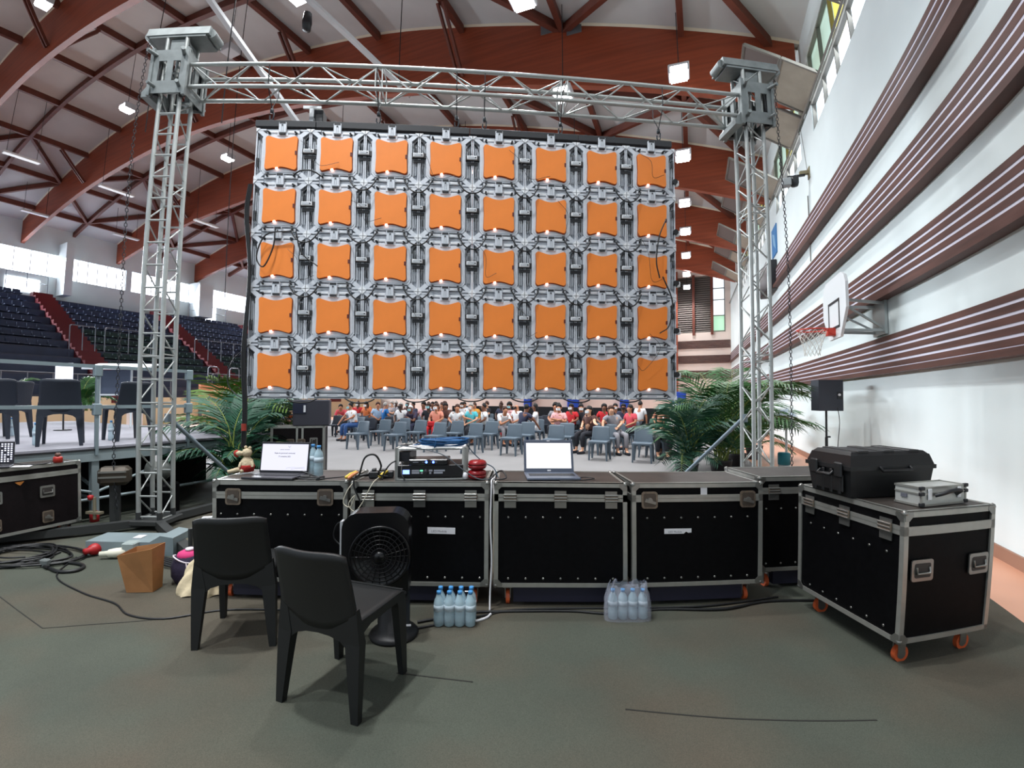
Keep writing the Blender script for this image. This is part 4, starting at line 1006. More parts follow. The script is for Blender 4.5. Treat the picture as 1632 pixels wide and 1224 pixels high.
# soft toy: reduced to plain stuffed shapes behind the laptop
toy = thing('stuffed_toy', 'red and beige stuffed animal sitting behind the slide laptop', 'stuffed toy', (-2.13, 3.6, .892), .3)
m_fur = mat('beige plush', (196, 180, 150), 0.95, bump=.4, scale=60); m_redp = mat('red plush', (170, 44, 40), 0.95, bump=.4, scale=60)
q = MB(); q.lathe([(.001, 0), (.05, .01), (.058, .05), (.045, .1), (.02, .13), (.001, .135)], 16); q.cur = 1; q.lathe([(.052, .012), (.06, .05), (.05, .075)], 16); q.build('body', [m_fur, m_redp], toy)
q = MB(); q.lathe([(.001, -.035), (.03, -.025), (.038, 0), (.03, .026), (.001, .036)], 14, M=T(0, 0, .16)); q.lathe([(.001, 0), (.018, .01), (.022, .04), (.012, .06), (.001, .062)], 10, M=T(-.02, -.01, .155) @ R(-1.5, 'Y')); q.build('head', m_fur, toy)
q = MB(); q.cur = 0; q.lathe([(.001, 0), (.012, .006), (.012, .02), (.001, .026)], 8, M=T(.02, 0, .185)); q.build('ear', m_fur, toy)
q = MB(); q.lathe([(.001, 0), (.012, .006), (.012, .02), (.001, .026)], 8, M=T(-.015, .02, .19)); q.build('ear', m_fur, toy)
q = MB(); q.lathe([(.001, -.03), (.02, -.02), (.024, 0), (.02, .02), (.001, .03)], 10, M=T(-.075, -.0, .155)); q.build('muzzle_scarf', m_redp, toy)
for a, l in ((-2.6, .15), (-1.9, .1)):
    q = MB(); q.tube([(.0, 0, .03), (math.cos(a) * l * .5, math.sin(a) * l * .3, .028), (math.cos(a) * l, math.sin(a) * l * .6, .016)], [.024, .02, .014], 8); q.build('leg', m_fur, toy)
for a in (-2.4, -.6):
    q = MB(); q.tube([(.0, 0, .1), (math.cos(a) * .05, math.sin(a) * .05, .08), (math.cos(a) * .06, math.sin(a) * .07, .05)], [.016, .014, .01], 8); q.build('arm', m_fur, toy)
# ------------------------------------------------------------------ lamps under the roof
m_lampb = mat('lamp housing', (196, 198, 202), 0.4, metal=0.2)
m_lampe = mat('lit lamp glass', (255, 255, 255), 0.4, emit=(252, 250, 255), estr=26)
m_lampd = mat('dim lamp glass', (240, 240, 240), 0.4, emit=(250, 250, 250), estr=2.5)
LAMPS = [(-.1, 11.7, 9.7, 1), (-.1, 15.7, 9.55, 1), (-.1, 19.6, 9.55, 0), (-.1, 22.9, 9.5, 1), (-.1, 26.8, 9.5, 1), (-.1, 30.9, 9.5, 1), (-.1, 34.5, 9.5, 1),
         (-3.05, 8.2, 9.7, 1), (-3.1, 11.5, 9.7, 1), (-9.3, 8.0, 12.0, 1), (-16.8, 4.75, 13.0, 1), (-20.5, 9.6, 13.0, 1), (-20.5, 14.3, 13.0, 1)]
LPOS = ['nearest lamp of the row above the right wall', 'second lamp of the row above the right wall', 'third lamp of the row above the right wall', 'fourth lamp of the row above the right wall', 'fifth lamp of the row above the right wall', 'sixth lamp of the row above the right wall', 'farthest lamp of the row above the right wall',
        'cut off by the top edge of the picture at its middle', 'seen through the long box truss', 'at the top edge above the left part of the truss', 'in the top left corner under the nearest arch', 'left of the left tower head', 'right of the left tower, before an arch']
for i, (X, Y, z, lit) in enumerate(LAMPS):
    p = hw(X, Y, z)
    root = thing('ceiling_lamp', 'hanging floodlight box, ' + LPOS[i], 'ceiling lamp', p, -YAW, 'floodlights hanging from the roof')
    q = MB(); q.box(-.26, .26, -.22, .22, -.02, .22, ch=.02); q.build('housing', m_lampb, root)
    q = MB(); q.prism([(-.2, -.2), (.2, -.2), (.2, .2), (-.2, .2)], -.05, -.021, axis='z'); q.box(-.2, .2, -.226, -.221, .0, .13); q.build('lamp_glass', m_lampe if lit else m_lampd, root)
    q = MB(); q.cyl((0, 0, .22), (0, 0, zu(X) - z - .02), .012, 6); q.build('suspension', m_dark, root)
    if lit:
        L = bpy.data.lights.new('lamp light', 'AREA'); L.energy = LAMP_POWER * (1.5 if i in (7, 8) else 1.0); L.shape = 'DISK'; L.size = .4; L.color = (.96, .985, 1.0); L.spread = math.radians(125)
        o = bpy.data.objects.new('lamp_light', L); COL.objects.link(o); o.parent = root; o.location = (0, 0, -.07)
# added unseen floodlights, set to brighten the video wall, floor and far hall
for X, Y, pw in ((-3, 4.6, 1.0), (-3, 1.4, 2.2), (-3, -2.4, 2.0), (-6.4, 3.2, .8), (-6.4, -1, 1.4), (-14, 9.5, .8), (-9.5, 13, .7), (-9.5, 18, .8), (-4, 16.5, .7), (-4, 21, 1.0), (-14, 15, 1.0), (-12, 24, 1.4), (-4, 27, 1.2), (-20, 22, 1.8), (-33, 26, .6)):
    z = zu(X) - 2.0; root = thing('ceiling_lamp', 'added floodlight box out of sight behind the video wall or the viewer', 'ceiling lamp', hw(X, Y, z), -YAW, 'added floodlights out of view')
    q = MB(); q.box(-.26, .26, -.22, .22, -.02, .22, ch=.02); q.build('housing', m_lampb, root)
    q = MB(); q.cyl((0, 0, .22), (0, 0, zu(X) - z - .02), .012, 6); q.build('suspension', m_dark, root)
    L = bpy.data.lights.new('lamp light', 'AREA'); L.energy = LAMP_POWER * pw; L.shape = 'DISK'; L.size = .4; L.color = (.96, .985, 1.0); L.spread = math.radians(125)
    o = bpy.data.objects.new('lamp_light', L); COL.objects.link(o); o.parent = root; o.location = (0, 0, -.07)
m_tubew = mat('white batten', (214, 216, 216), 0.5)
TUB = [(-26.7, 7.3, 8.9, 12.0), (-26.9, 11.7, 13.4, 12.0), (-27.1, 17.0, 18.5, 12.0), (-34.4, 10.8, 12.3, 12.0), (-34.2, 16.0, 17.6, 12.0)]
for i, (X, y0, y1, z) in enumerate(TUB):
    root = thing('strip_light', 'unlit white strip light over the stands, %s' % ('nearest of the inner row', 'second of the inner row', 'third of the inner row, right of the tower', 'nearest of the outer row', 'second of the outer row')[i], 'strip light', hw(X, y0, z), -YAW, 'strip lights over the stands')
    q = MB(); q.box(-.16, .16, 0, y1 - y0, 0, .1, ch=.02); q.build('batten', m_tubew, root)
    for y in (.15, y1 - y0 - .15):
        q = MB(); q.cyl((0, y, .1), (0, y, zu(X) - z - .02), .012, 5); q.build('wire', m_dark, root)
m_whm = mat('white painted steel', (216, 220, 224), 0.45)
for i, (p, p2) in enumerate(((hw(-9.6, 3.0, 11.9), hw(-10, 9.1, 9.05)), (hw(-8.24, 6.5, 11.0), hw(-8.05, 11.0, 11.0)))):
    q = MB(); q.bar(p, p2, .14, .1)
    if i == 1:
        pass
    o = q.build('steel_rail', m_whm); tag(o, 'long white steel rail under the roof, %s' % ('running down behind the left end of the truss', 'the thinner one further right')[i], 'steel rail')
    tt = MB(); 
    for t in ((0.02, .98) if i else (.02,)):
        a = p.lerp(p2, t); Xh = CY * a.x - SY * a.y
        tt.cyl(a, (a.x, a.y, zu(Xh) - .01), .015, 5)
    tt.build('hanger', m_dark, o)
q = MB(); q.lathe([(.001, 0), (.1, .02), (.12, .25), (.1, .48), (.001, .5)], 10); o = q.build('hanging_speaker', m_dark, loc=hw(-8.4, 7.6, 10.35)); tag(o, 'small dark loudspeaker hanging under the thinner white rail', 'loudspeaker')
# vertical ropes hanging from the roof
for i, (X, Y, z0) in enumerate(((-12.2, 6.2, 8.0), (-13.0, 9.2, 4.5), (-8.6, 5.8, 7.0))):
    q = MB(); q.cyl(hw(X, Y, z0), hw(X, Y, zu(X)), .012, 5); o = q.build('hanging_rope', m_dark); tag(o, 'thin dark rope hanging from the roof near the left tower, %s of three' % ('first', 'second', 'third')[i], 'rope')

# ------------------------------------------------------------------ right wall fittings
bk = thing('basketball_hoop', 'white basketball backboard with red rim on a steel bracket, on the right wall', 'basketball hoop', hw(2.2, 8.35, 2.9), -YAW)
q = MB()
P = [(-.62, -.05), (-.62, .33), (-.55, .45), (-.4, .52), (.4, .52), (.55, .45), (.62, .33), (.62, -.05), (.3, -.45), (-.3, -.45)]
q.prism(P, -.02, .02, axis='x'); q.build('backboard', mat('white board', (226, 230, 232), 0.4), bk)
q = MB(); q.cur = 0
for a in ((-.3, -.26, -.3, .15), (.26, .3, -.3, .15), (-.3, .3, .11, .15), (-.3, .3, -.3, -.26)): q.box(-.026, -.021, a[0], a[1], a[2], a[3])
q.build('target_square', mat('black line', (30, 30, 34), 0.6), bk)
q = MB(); n = 28
m_rim = mat('red rim', (206, 62, 44), 0.45)
q.tube([(-.34 + .22 * math.cos(2 * math.pi * i / n), .22 * math.sin(2 * math.pi * i / n), -.3) for i in range(n)], .012, 6, closed=True)
q.box(-.13, -.02, -.07, .07, -.4, -.28); q.tube([(-.02, -.06, -.4), (-.2, -.17, -.31)], .008, 5); q.tube([(-.02, .06, -.4), (-.2, .17, -.31)], .008, 5)
q.build('rim', m_rim, bk)
q = MB(); n = 12
for i in range(n):
    for dd in (1, -1):
        pts = []
        for k in range(7):
            t = k / 6; r = .22 - .11 * math.sin(t * 1.5); a = 2 * math.pi * (i + dd * k * .5) / n
            pts.append((-.34 + r * math.cos(a), r * math.sin(a), -.31 - .4 * t))
        q.tube(pts, .004, 4, caps=False)
q.build('net', mat('white cord', (226, 226, 220), 0.7), bk)
q = MB(); m_st = mat('grey steel bracket', (176, 184, 184), 0.4, metal=0.4)
for y in (-.3, .3):
    q.bar((.02, y, .12), (.63, y * .6, .05), .04, .04); q.bar((.02, y * .5, -.33), (.63, y * .6, -.36), .04, .04); q.bar((.02, y, .05), (.62, y * .6, -.34), .03, .03)
q.box(.6, .64, -.25, .25, -.42, .12); q.build('wall_bracket', m_st, bk)
cm = thing('wall_camera', 'black dome camera on a small bracket high on the right wall', 'camera', hw(2.85, 12.4, 6.85), -YAW)
q = MB(); q.box(-.22, 0, -.05, .05, .12, .2); q.box(-.02, 0, -.09, .09, .0, .28); q.build('bracket', mat('weathered bracket', (140, 130, 100), 0.7), cm)
q = MB(); q.lathe([(.001, -.22), (.08, -.2), (.1, -.12), (.1, .0), (.06, .06), (.001, .08)], 14, M=T(-.34, 0, .05)); q.build('dome', m_dark, cm)
q = MB(); q.box(-.62, -.42, -.1, .1, -.14, .06, ch=.02); q.build('side_box', mat('grey box', (150, 154, 156), 0.5), cm)
q = MB(); q.box(-.5, -.1, -.03, .03, .08, .12); q.build('arm', m_dark, cm)
po = MB(); po.prism([(-.45, -.5), (.45, -.5), (.45, .5), (-.45, .5)], -.03, 0, axis='x'); po.cur = 1; po.prism([(-.3, -.35), (.1, -.1), (.3, .35), (-.1, .2)], -.032, -.0305, axis='x')
o = po.build('wall_poster', [mat('blue poster', (46, 118, 176), 0.6), mat('pale blue drawing', (130, 176, 206), 0.6)], loc=hw(2.848, 17.5, 6.95), rotz=-YAW); tag(o, 'blue poster high on the right wall behind the right tower', 'poster')
sb = thing('scoreboard', 'dark scoreboard sticking out of the right wall behind the right tower', 'scoreboard', hw(2.84, 18.1, 5.75), -YAW)
q = MB(); q.box(-.3, 0, -.9, .9, -.5, .5, ch=.02); q.build('housing', m_dark, sb); q = MB(); q.box(-.31, -.3, -.85, .85, -.45, .45); q.build('display', mat('dark display', (40, 42, 46), 0.3), sb)
# loudspeaker on a tripod stand
st = thing('speaker_stand', 'black tripod speaker stand by the right wall', 'speaker stand', hw(2.2, 9.0, 0))
q = MB(); q.cyl((0, 0, .45), (0, 0, 1.3), .018, 10); q.cyl((0, 0, .15), (0, 0, .85), .024, 10); q.build('pole', m_dark, st)
q = MB(); q.lathe([(.04, .42), (.05, .45), (.05, .52), (.035, .55)], 12); q.box(.03, .09, -.01, .01, .47, .5); q.build('collar', m_dark, st)
q = MB(); q.box(.02, .07, -.01, .01, .84, .87); q.build('knob', m_dark, st)
for a in (.4, 2.5, 4.6):
    q = MB(); q.cyl((0, 0, .5), (.5 * math.cos(a), .5 * math.sin(a), .02), .014, 8); q.build('leg', m_dark, st)
    q = MB(); q.cyl((0, 0, .2), (.3 * math.cos(a), .3 * math.sin(a), .22), .008, 6); q.build('brace', m_dark, st)
spk = thing('loudspeaker', 'dark loudspeaker on the tripod stand by the right wall', 'loudspeaker', hw(2.2, 9.0, 1.3), math.radians(-8))
q = MB(); q.prism([(-.2, -.16), (.2, -.16), (.17, .16), (-.17, .16)], 0, .52, axis='z'); q.build('cabinet', mat('dark speaker plastic', (48, 52, 62), 0.55), spk)
q = MB(); q.box(.1, .19, -.168, -.158, .2, .32); q.cur = 1; q.cyl((.13, -.168, .27), (.13, -.18, .27), .022, 12); q.build('connector_plate', [m_dark, m_wht], spk)
q = MB(); q.tube(curve_pts([hw(2.32, 8.8, 1.36), hw(2.36, 8.85, 1.1), hw(2.34, 8.9, .6), hw(2.36, 8.9, .02)], 5), .006, 5); o = q.build('speaker_cable', m_cable); tag(o, 'thin cable hanging from the loudspeaker by the right wall', 'cable')
# white pedestal fan and water jugs
fn = thing('pedestal_fan', 'white pedestal fan standing by the right wall, behind the right tower', 'fan', hw(1.95, 11.1, 0), math.radians(-12))
m_fanw = mat('white plastic', (222, 228, 232), 0.4)
q = MB(); q.lathe([(.2, 0), (.2, .02), (.06, .05), (.03, .07)], 22); q.build('base', m_fanw, fn)
q = MB(); q.cyl((0, 0, .05), (0, 0, .98), .022, 10); q.build('pole', m_fanw, fn)
q = MB(); Mf = T(0, -.04, 1.12) @ R(math.radians(65), 'X') @ R(math.radians(0))
for rr in (.06, .1, .14, .18, .215):
    for s_ in (-1, 1):
        z = s_ * .055 * math.sqrt(max(0, 1 - (rr / .23) ** 2)); q.tube([Mf @ Vector((rr * math.cos(2 * math.pi * i / 24), rr * math.sin(2 * math.pi * i / 24), z)) for i in range(24)], .003, 4, closed=True)
for i in range(28):
    a = 2 * math.pi * i / 28
    for s_ in (-1, 1): q.tube([Mf @ Vector((r_ * math.cos(a), r_ * math.sin(a), s_ * .055 * math.sqrt(max(0, 1 - (r_ / .22) ** 2)))) for r_ in (.03, .12, .18, .22)], .0022, 4, caps=False)
q.build('guard', m_fanw, fn)
q = MB()
for k in range(5):
    a = 2 * math.pi * k / 5
    q.add([Mf @ Vector(v) for v in ((.02 * math.cos(a), .02 * math.sin(a), .01), (.19 * math.cos(a), .19 * math.sin(a), .02), (.19 * math.cos(a + .9), .19 * math.sin(a + .9), -.02), (.04 * math.cos(a + .9), .04 * math.sin(a + .9), -.01))], [(0, 1, 2, 3)], False)
q.build('blades', mat('pale blue blade', (190, 206, 224), 0.4), fn)
q = MB(); q.lathe([(.001, -.14), (.05, -.13), (.06, -.05), (.045, .0), (.001, .07)], 14, M=Mf); q.build('motor', m_fanw, fn)
for i, (X, Y, s_) in enumerate(((1.82, 10.6, 1.0), (1.2, 13.3, .75))):
    root = thing('water_jug', '%s blue and white water jug on the floor near the pedestal fan' % ('larger', 'smaller')[i], 'water jug', hw(X, Y, 0))
    q = MB(); q.lathe([(.1 * s_, .14 * s_), (.12 * s_, .16 * s_), (.12 * s_, .38 * s_), (.1 * s_, .4 * s_)], 16); q.build('upper_body', mat('teal plastic', (36, 132, 150), 0.4), root)
    q = MB(); q.lathe([(.1 * s_, 0), (.11 * s_, .02), (.11 * s_, .15 * s_)], 16); q.build('lower_body', m_fanw, root)
q = MB(); q.lathe([(.001, 0), (.12, .01), (.14, .06), (.1, .1), (.001, .12)], 12); o = q.build('dark_bag', m_dark, loc=hw(1.35, 9.0, .0)); o.scale = (1.2, .8, 1.4); tag(o, 'small dark bag on the floor behind the flight cases, below the fan', 'bag')

# ------------------------------------------------------------------ left stand (bleachers)
m_seat = mat('dark blue grey tier', (46, 56, 78), 0.65, var=0.12, scale=2)
m_tier = mat('tier edge', (84, 88, 98), 0.6)
m_redst = mat('red stair', (92, 16, 26), 0.6); m_grn = mat('dark green seats', (14, 48, 46), 0.6)
m_cream = mat('cream base wall', (226, 212, 178), 0.8)
m_rail = mat('grey handrail', (116, 124, 134), 0.4, metal=0.4)
XF, XT, NT = -27.0, -37.9, 13
b = MB(); b.cur = 2; b.box(XF - .3, XF + .06, -6, 34.5, 0, 1.45); b.cur = 0
for i in range(NT):
    x1 = XF - (XF - XT) * i / NT; x0 = XF - (XF - XT) * (i + 1) / NT; z = 1.45 + (8.05 - 1.45) * i / NT + .08
    b.cur = 0; b.box(x0, x1, -6, 34.5, 0.0 if i == 0 else z - 1.2, z)
    b.cur = 1; b.box(x1 - .03, x1 + .0, -6, 34.5, z - .03, z + .004)
stand = b.build('grandstand', [m_seat, m_tier, m_cream], rotz=-YAW); tag(stand, 'dark tiered grandstand rising along the left side of the hall', 'grandstand')
for ys in (-1.0, 4.4, 12.9, 20.6, 28.2):
    q = MB()
    for i in range(NT * 2):
        x1 = XF - (XF - XT) * i / NT / 2; x0 = XF - (XF - XT) * (i + 1) / NT / 2; z = 1.45 + (8.05 - 1.45) * i / NT / 2 + .2
        q.box(x0, x1 + .1, ys, ys + 1.15, z - .5, z)
    q.build('stair', m_redst, stand)
def seats(x0i, x1i, y0, y1, m_, nm):
    q = MB()
    for i in range(x0i, x1i):
        x1 = XF - (XF - XT) * i / NT; z = 1.45 + (8.05 - 1.45) * i / NT + .08
        n = int((y1 - y0) / .5)
        for k in range(n):
            y = y0 + k * .5; q.box(x1 - .62, x1 - .2, y + .03, y + .46, z + .1, z + .17); q.box(x1 - .66, x1 - .6, y + .03, y + .46, z + .1, z + .42)
    o = q.build(nm, m_, stand); o['kind'] = 'stuff'
seats(3, 8, 14.3, 20.4, m_grn, 'green_seats'); seats(8, 12, 14.3, 20.4, m_seat, 'blue_seats'); seats(2, 6, 22, 28, m_grn, 'green_seats')
seats(5, 13, 5.8, 12.7, m_seat, 'blue_seats'); seats(6, 13, 22, 28, m_seat, 'blue_seats')
def rail(y0, y1, X, z0, h, label, step=1.0, mid=False):
    q = MB(); n = max(1, round((y1 - y0) / step))
    q.tube([(X, y0, z0 + h - .08), (X, y0 + .08, z0 + h), (X, y1 - .08, z0 + h), (X, y1, z0 + h - .08)], .03, 6)
    if mid: q.tube([(X, y0, z0 + h * .5), (X, y1, z0 + h * .5)], .02, 5)
    for i in range(n + 1): q.cyl((X, y0 + (y1 - y0) * i / n, z0), (X, y0 + (y1 - y0) * i / n, z0 + h - .02), .028, 6)
    q.build('guard_rail', m_rail, stand, rotz=0)
rail(4, 12.4, XF + .05, 1.3, 1.25, '', 1.0); rail(12.7, 17.0, XF + .05, 1.3, 1.2, '', 1.1); rail(18.4, 22, XF + .05, 1.3, 1.6, '', .9); rail(22.5, 30, XF + .05, 1.3, 1.3, '', 1.1)
rail(12.4, 13.7, -30.6, 4.0, 1.35, '', .65); rail(14.2, 16.8, -30.6, 4.0, 1.4, '', 1.3); rail(19.6, 23.4, -30.6, 4.0, 1.35, '', .9)
rail(11.4, 13.8, -37.7, 8.05, 1.1, '', 1.2, True); rail(23.6, 26.8, -37.7, 8.05, 1.1, '', 1.2, True)
# ladders / gates low on the stand
for y in (17.9, 19.3):
    q = MB(); q.tube([(XF + .4, y, .9), (XF + .4, y, 3.2), (XF + .4, y + .1, 3.3), (XF + .4, y + .55, 3.3), (XF + .4, y + .65, 3.2), (XF + .4, y + .65, .9)], .035, 6)
    for z in (1.3, 1.7, 2.1, 2.5, 2.9): q.cyl((XF + .4, y, z), (XF + .4, y + .65, z), .02, 5)
    q.build('gate', m_rail, stand)
# orange cloth and green banner low by the stand
q = MB(); q.box(-26.4, -26.2, 17.2, 19.4, 1.1, 2.3); o = q.build('orange_screen', mat('peach panel', (214, 150, 112), .7), rotz=-YAW); tag(o, 'peach coloured panel in front of the stand, right of the left tower', 'panel'); o2 = MB(); o2.box(-26.4, -26.2, 17.2, 17.3, 0, 1.1); o2.box(-26.4, -26.2, 19.3, 19.4, 0, 1.1); o2.build('foot', m_rail, o)
# stage light-coloured junk boxes: pale cabinets beside the stand
for i, (X, Y, w_, h) in enumerate(((-24.5, 12.4, .5, .9),)):
    q = MB(); q.box(X, X + .5, Y, Y + w_, 0, h, ch=.02); o = q.build('cabinet_box', m_fanw, rotz=-YAW); tag(o, 'small pale cabinet on the floor between stage and stand', 'cabinet')

# ------------------------------------------------------------------ stage
m_deck = mat('pale stage carpet', (152, 151, 160), 0.95, var=0.03, scale=3); m_salu = mat('stage aluminium', (150, 164, 168), 0.4, metal=0.35)
SX0, SX1, SY0, SY1, SZ = -13.5, -6.45, -1.2, 5.6, .9
stg = thing('stage_platform', 'low stage platform with pale carpet and aluminium edge beam', 'stage', hw(SX0, SY0, 0), -YAW)
q = MB(); q.box(0, SX1 - SX0 - .02, 0.02, SY1 - SY0 - .02, SZ - .03, SZ); q.build('deck', m_deck, stg)
q = MB(); Wd_, Dp_ = SX1 - SX0, SY1 - SY0
for (xa, xb, ya, yb) in ((0, Wd_, 0, .06), (0, Wd_, Dp_ - .06, Dp_), (Wd_ - .06, Wd_, 0, Dp_), (0, .06, 0, Dp_), (Wd_ - 2.1, Wd_ - 2.04, 0, Dp_)): q.box(xa, xb, ya, yb, SZ - .17, SZ - .03)
q.cur = 1; q.box(-.01, Wd_ + .012, -.01, Dp_ + .01, SZ - .045, SZ - .025); q.build('edge_beam', [m_salu, m_dark], stg)
legs = [(Wd_ - .05, y) for y in (.1, 2.0, 4.13, 6.7)] + [(Wd_ - 2.07, y) for y in (.1, 2.0, 4.13, 6.7)] + [(.05, .1), (.05, 6.7), (3.0, 6.7), (3, .1)]
for x, y in legs:
    q = MB(); q.box(x - .05, x + .03, y - .04, y + .04, 0, SZ - .17); q.build('leg', m_salu, stg)
q = MB()
for y0, y1 in ((4.13, 2.9), (4.13, 5.3), (6.7, 5.6), (2.0, 3.0), (2.0, .9)): q.cyl((Wd_ - .04, y0, .35), (Wd_ - .04, y1, SZ - .17), .018, 6)
for y0, y1 in ((.1, 2.0), (2.0, 4.13), (4.13, 6.7)): q.cyl((Wd_ - .04, y0, .28), (Wd_ - .04, y1, .28), .02, 6)
for y in (2.0, 4.13, 6.7): q.cyl((Wd_ - .04, y, .4), (Wd_ - 1.2, y, SZ - .17), .02, 6); q.cyl((Wd_ - .04, y, .28), (Wd_ - 2.07, y, .28), .02, 6)
q.build('bracing', m_salu, stg)
q = MB(); m_sr = mat('stage rail aluminium', (136, 152, 158), 0.4, metal=0.35)
yr0, yr1 = .1, 5.28
for z in (SZ + .95, SZ + .47): q.box(Wd_ - .02, Wd_ + .02, yr0, yr1, z - .02, z + .02)
for y in (.15, 2.05, 4.13, 5.26): q.box(Wd_ - .018, Wd_ + .018, y - .018, y + .018, SZ - .1, SZ + .97)
for y in (2.05, 4.13, 5.26):
    for z in (SZ + .9, SZ + .44): q.box(Wd_ - .035, Wd_ + .035, y - .045, y + .045, z - .07, z + .07, ch=.01)
q.build('guard_rail', m_sr, stg)
# dark drapes and clutter stored under the stage
q = MB(); q.box(1.2, 1.24, .1, Dp_ - .2, 0, SZ - .2); q.build('dark_curtain', mat('black curtain', (16, 17, 22), 0.9), stg)
for i, (X, Y, w_, d, h, lab) in enumerate(((-8.6, 3.6, .5, .9, .55, 'under the stage, left of the left tower'), (-8.4, 4.75, .45, .6, .5, 'under the stage, behind the left tower'))):
    q = MB(); q.box(0, w_, 0, d, 0, h, ch=.01); o = q.build('storage_box', m_plyb, loc=hw(X, Y, 0), rotz=-YAW); tag(o, 'dark storage box ' + lab, 'box')
# coil of grey duct hose beside the tower
q = MB(); q.lathe([(.1, 0), (.13, .02), (.11, .05), (.13, .08), (.11, .11), (.13, .14), (.11, .17), (.13, .2), (.1, .24)], 18, M=T(-4.62, 5.58, .54) @ R(1.2, 'Z') @ R(math.pi / 2, 'Y')); o = q.build('duct_roll', mat('grey duct', (110, 114, 110), 0.6)); tag(o, 'grey ribbed roll resting behind the left tower', 'roll')
q = MB(); q.box(-4.66, -4.3, 5.45, 5.75, 0, .4, ch=.02); o = q.build('dark_crate', m_ply); tag(o, 'dark crate under the grey roll behind the left tower', 'crate')
def on_stage(name, lab, cat): return thing(name, lab, cat)
lec = thing('lectern', 'white lectern on the far end of the stage, left of the left tower', 'lectern', hw(-10.2, 5.0, SZ + .003), math.radians(12))
q = MB(); q.prism([(-.25, 1.1), (.3, 1.22), (.3, 1.25), (-.25, 1.13)], -.55, .6, axis='x'); q.build('top', m_fanw, lec)
q = MB()
for x in (-.35, .25): q.cyl((x, 0, 0), (x, 0, 1.12), .02, 6)
q.cyl((-.35, 0, .62), (.25, 0, .62), .02, 6); q.build('stand', m_fanw, lec)
q = MB(); q.box(-.34, .24, .01, .03, .62, 1.1); q.build('front_panel', mat('blue grey panel', (74, 84, 104), .6), lec)
q = MB(); q.box(-.5, .5, .2, .5, 0, .02); q.box(-.04, .04, .3, .38, 0, .02); 
ms = thing('display_stand', 'white lit two-page panel on a stand behind the middle stage chair', 'display', hw(-9.9, 3.95, SZ + .003), math.radians(28))
q = MB(); q.box(-.135, -.003, 0, .015, .85, 1.16); q.box(.003, .135, 0, .015, .85, 1.165); q.build('panel', mat('lit white panel', (236, 240, 255), 0.4, emit=(232, 238, 255), estr=.9), ms)
q = MB(); q.cyl((0, .02, 0), (0, .02, .86), .015, 6); q.lathe([(.14, 0), (.14, .012)], 14); q.build('stand', m_dark, ms)
# ------------------------------------------------------------------ moulded chairs
def chair_meshes(m):
    D = {}
    def hexa(q, p0, s0, p1, s1):
        vs = []
        for p, s_ in ((p0, s0), (p1, s1)):
            for a, b_ in ((-1, -1), (1, -1), (1, 1), (-1, 1)): vs.append((p[0] + a * s_[0] / 2, p[1] + b_ * s_[1] / 2, p[2]))
        q.add(vs, [(0, 3, 2, 1), (4, 5, 6, 7), (0, 1, 5, 4), (1, 2, 6, 5), (2, 3, 7, 6), (3, 0, 4, 7)], False)
    for nm, sx, sy in (('leg', -1, -1), ('leg.1', 1, -1), ('leg.2', -1, 1), ('leg.3', 1, 1)):
        q = MB()
        if sy < 0:
            hexa(q, (sx * .222, -.225, 0), (.038, .034), (sx * .198, -.19, .36), (.08, .05)); hexa(q, (sx * .198, -.19, .36), (.08, .05), (sx * .203, -.2, .52), (.035, .026))
            q.prism([(sx * .215, .3), (sx * .18, .28), (sx * .165, .33), (sx * .13, .36), (sx * .07, .377), (0, .382), (0, .44), (sx * .2, .48)], -.212, -.178)
        else:
            hexa(q, (sx * .21, .2, 0), (.032, .038), (sx * .195, .185, .38), (.045, .075)); hexa(q, (sx * .195, .185, .38), (.045, .075), (sx * .195, .17, .44), (.045, .09))
        D[nm] = q.mesh('leg', m)
    q = MB()
    def top(u, v):
        x = (u - .5) * .44; y = -.2 + v * .42; d = -.012 * math.cos(math.pi * (u - .5)) * math.cos(math.pi * (v - .45))
        if v > .9: d -= .02 * (v - .9) * 10
        return (x, y, .452 + d)
    q.shell(lambda u, v: (top(u, v), (0, 0, 1)), .014, 10, 10)
    for sx in (-1, 1): q.prism([(-.19, .45), (.2, .45), (.19, .4), (.12, .415), (-.1, .415), (-.17, .39)], sx * .222, sx * .2, axis='x')
    q.prism([(-.2, .45), (.2, .45), (.17, .41), (-.17, .41)], .205, .222)
    D['seat'] = q.mesh('seat', m)
    q = MB()
    def back(u, v):
        x = (u - .5) * 2
        zb = .405 + .085 * abs(x) ** 2.2; zt = .805 - .028 * abs(x) ** 5 - .012 * (1 - x * x)
        z = zb + (zt - zb) * v
        w_ = .218 - .016 * v - (.01 if False else 0)
        y = -.195 - .075 * ((z - .42) / .38) ** 1.3 if z > .42 else -.195
        y += -.032 * (1 - x * x) * (.35 + .65 * v)
        return Vector((x * w_, y, z))
    def backn(u, v):
        e = .01; a = back(min(u + e, 1), v) - back(max(u - e, 0), v); b_ = back(u, min(v + e, 1)) - back(u, max(v - e, 0))
        return back(u, v), a.cross(b_).normalized()
    q.shell(backn, .015, 16, 10)
    D['backrest'] = q.mesh('backrest', m)
    return D
m_chair = mat('slate grey moulded plastic', (88, 102, 114), 0.5, var=0.03, scale=5)
m_chaird = mat('shaded slate moulded plastic', (18, 20, 21), 0.5, var=0.03, scale=5)  # same plastic as the audience chairs, shade painted in as darker colour
m_chairs = mat('dark navy moulded plastic', (28, 35, 48), 0.55, var=0.03, scale=5)
def chair(D, label, loc, rz, group=None):
    root = thing('moulded_chair', label, 'chair', loc, rz, group)
    for k, me in D.items():
        o = bpy.data.objects.new(k.split('.')[0], me); COL.objects.link(o); o.parent = root
    return root
CF, CA, CS = chair_meshes(m_chaird), chair_meshes(m_chair), chair_meshes(m_chairs)
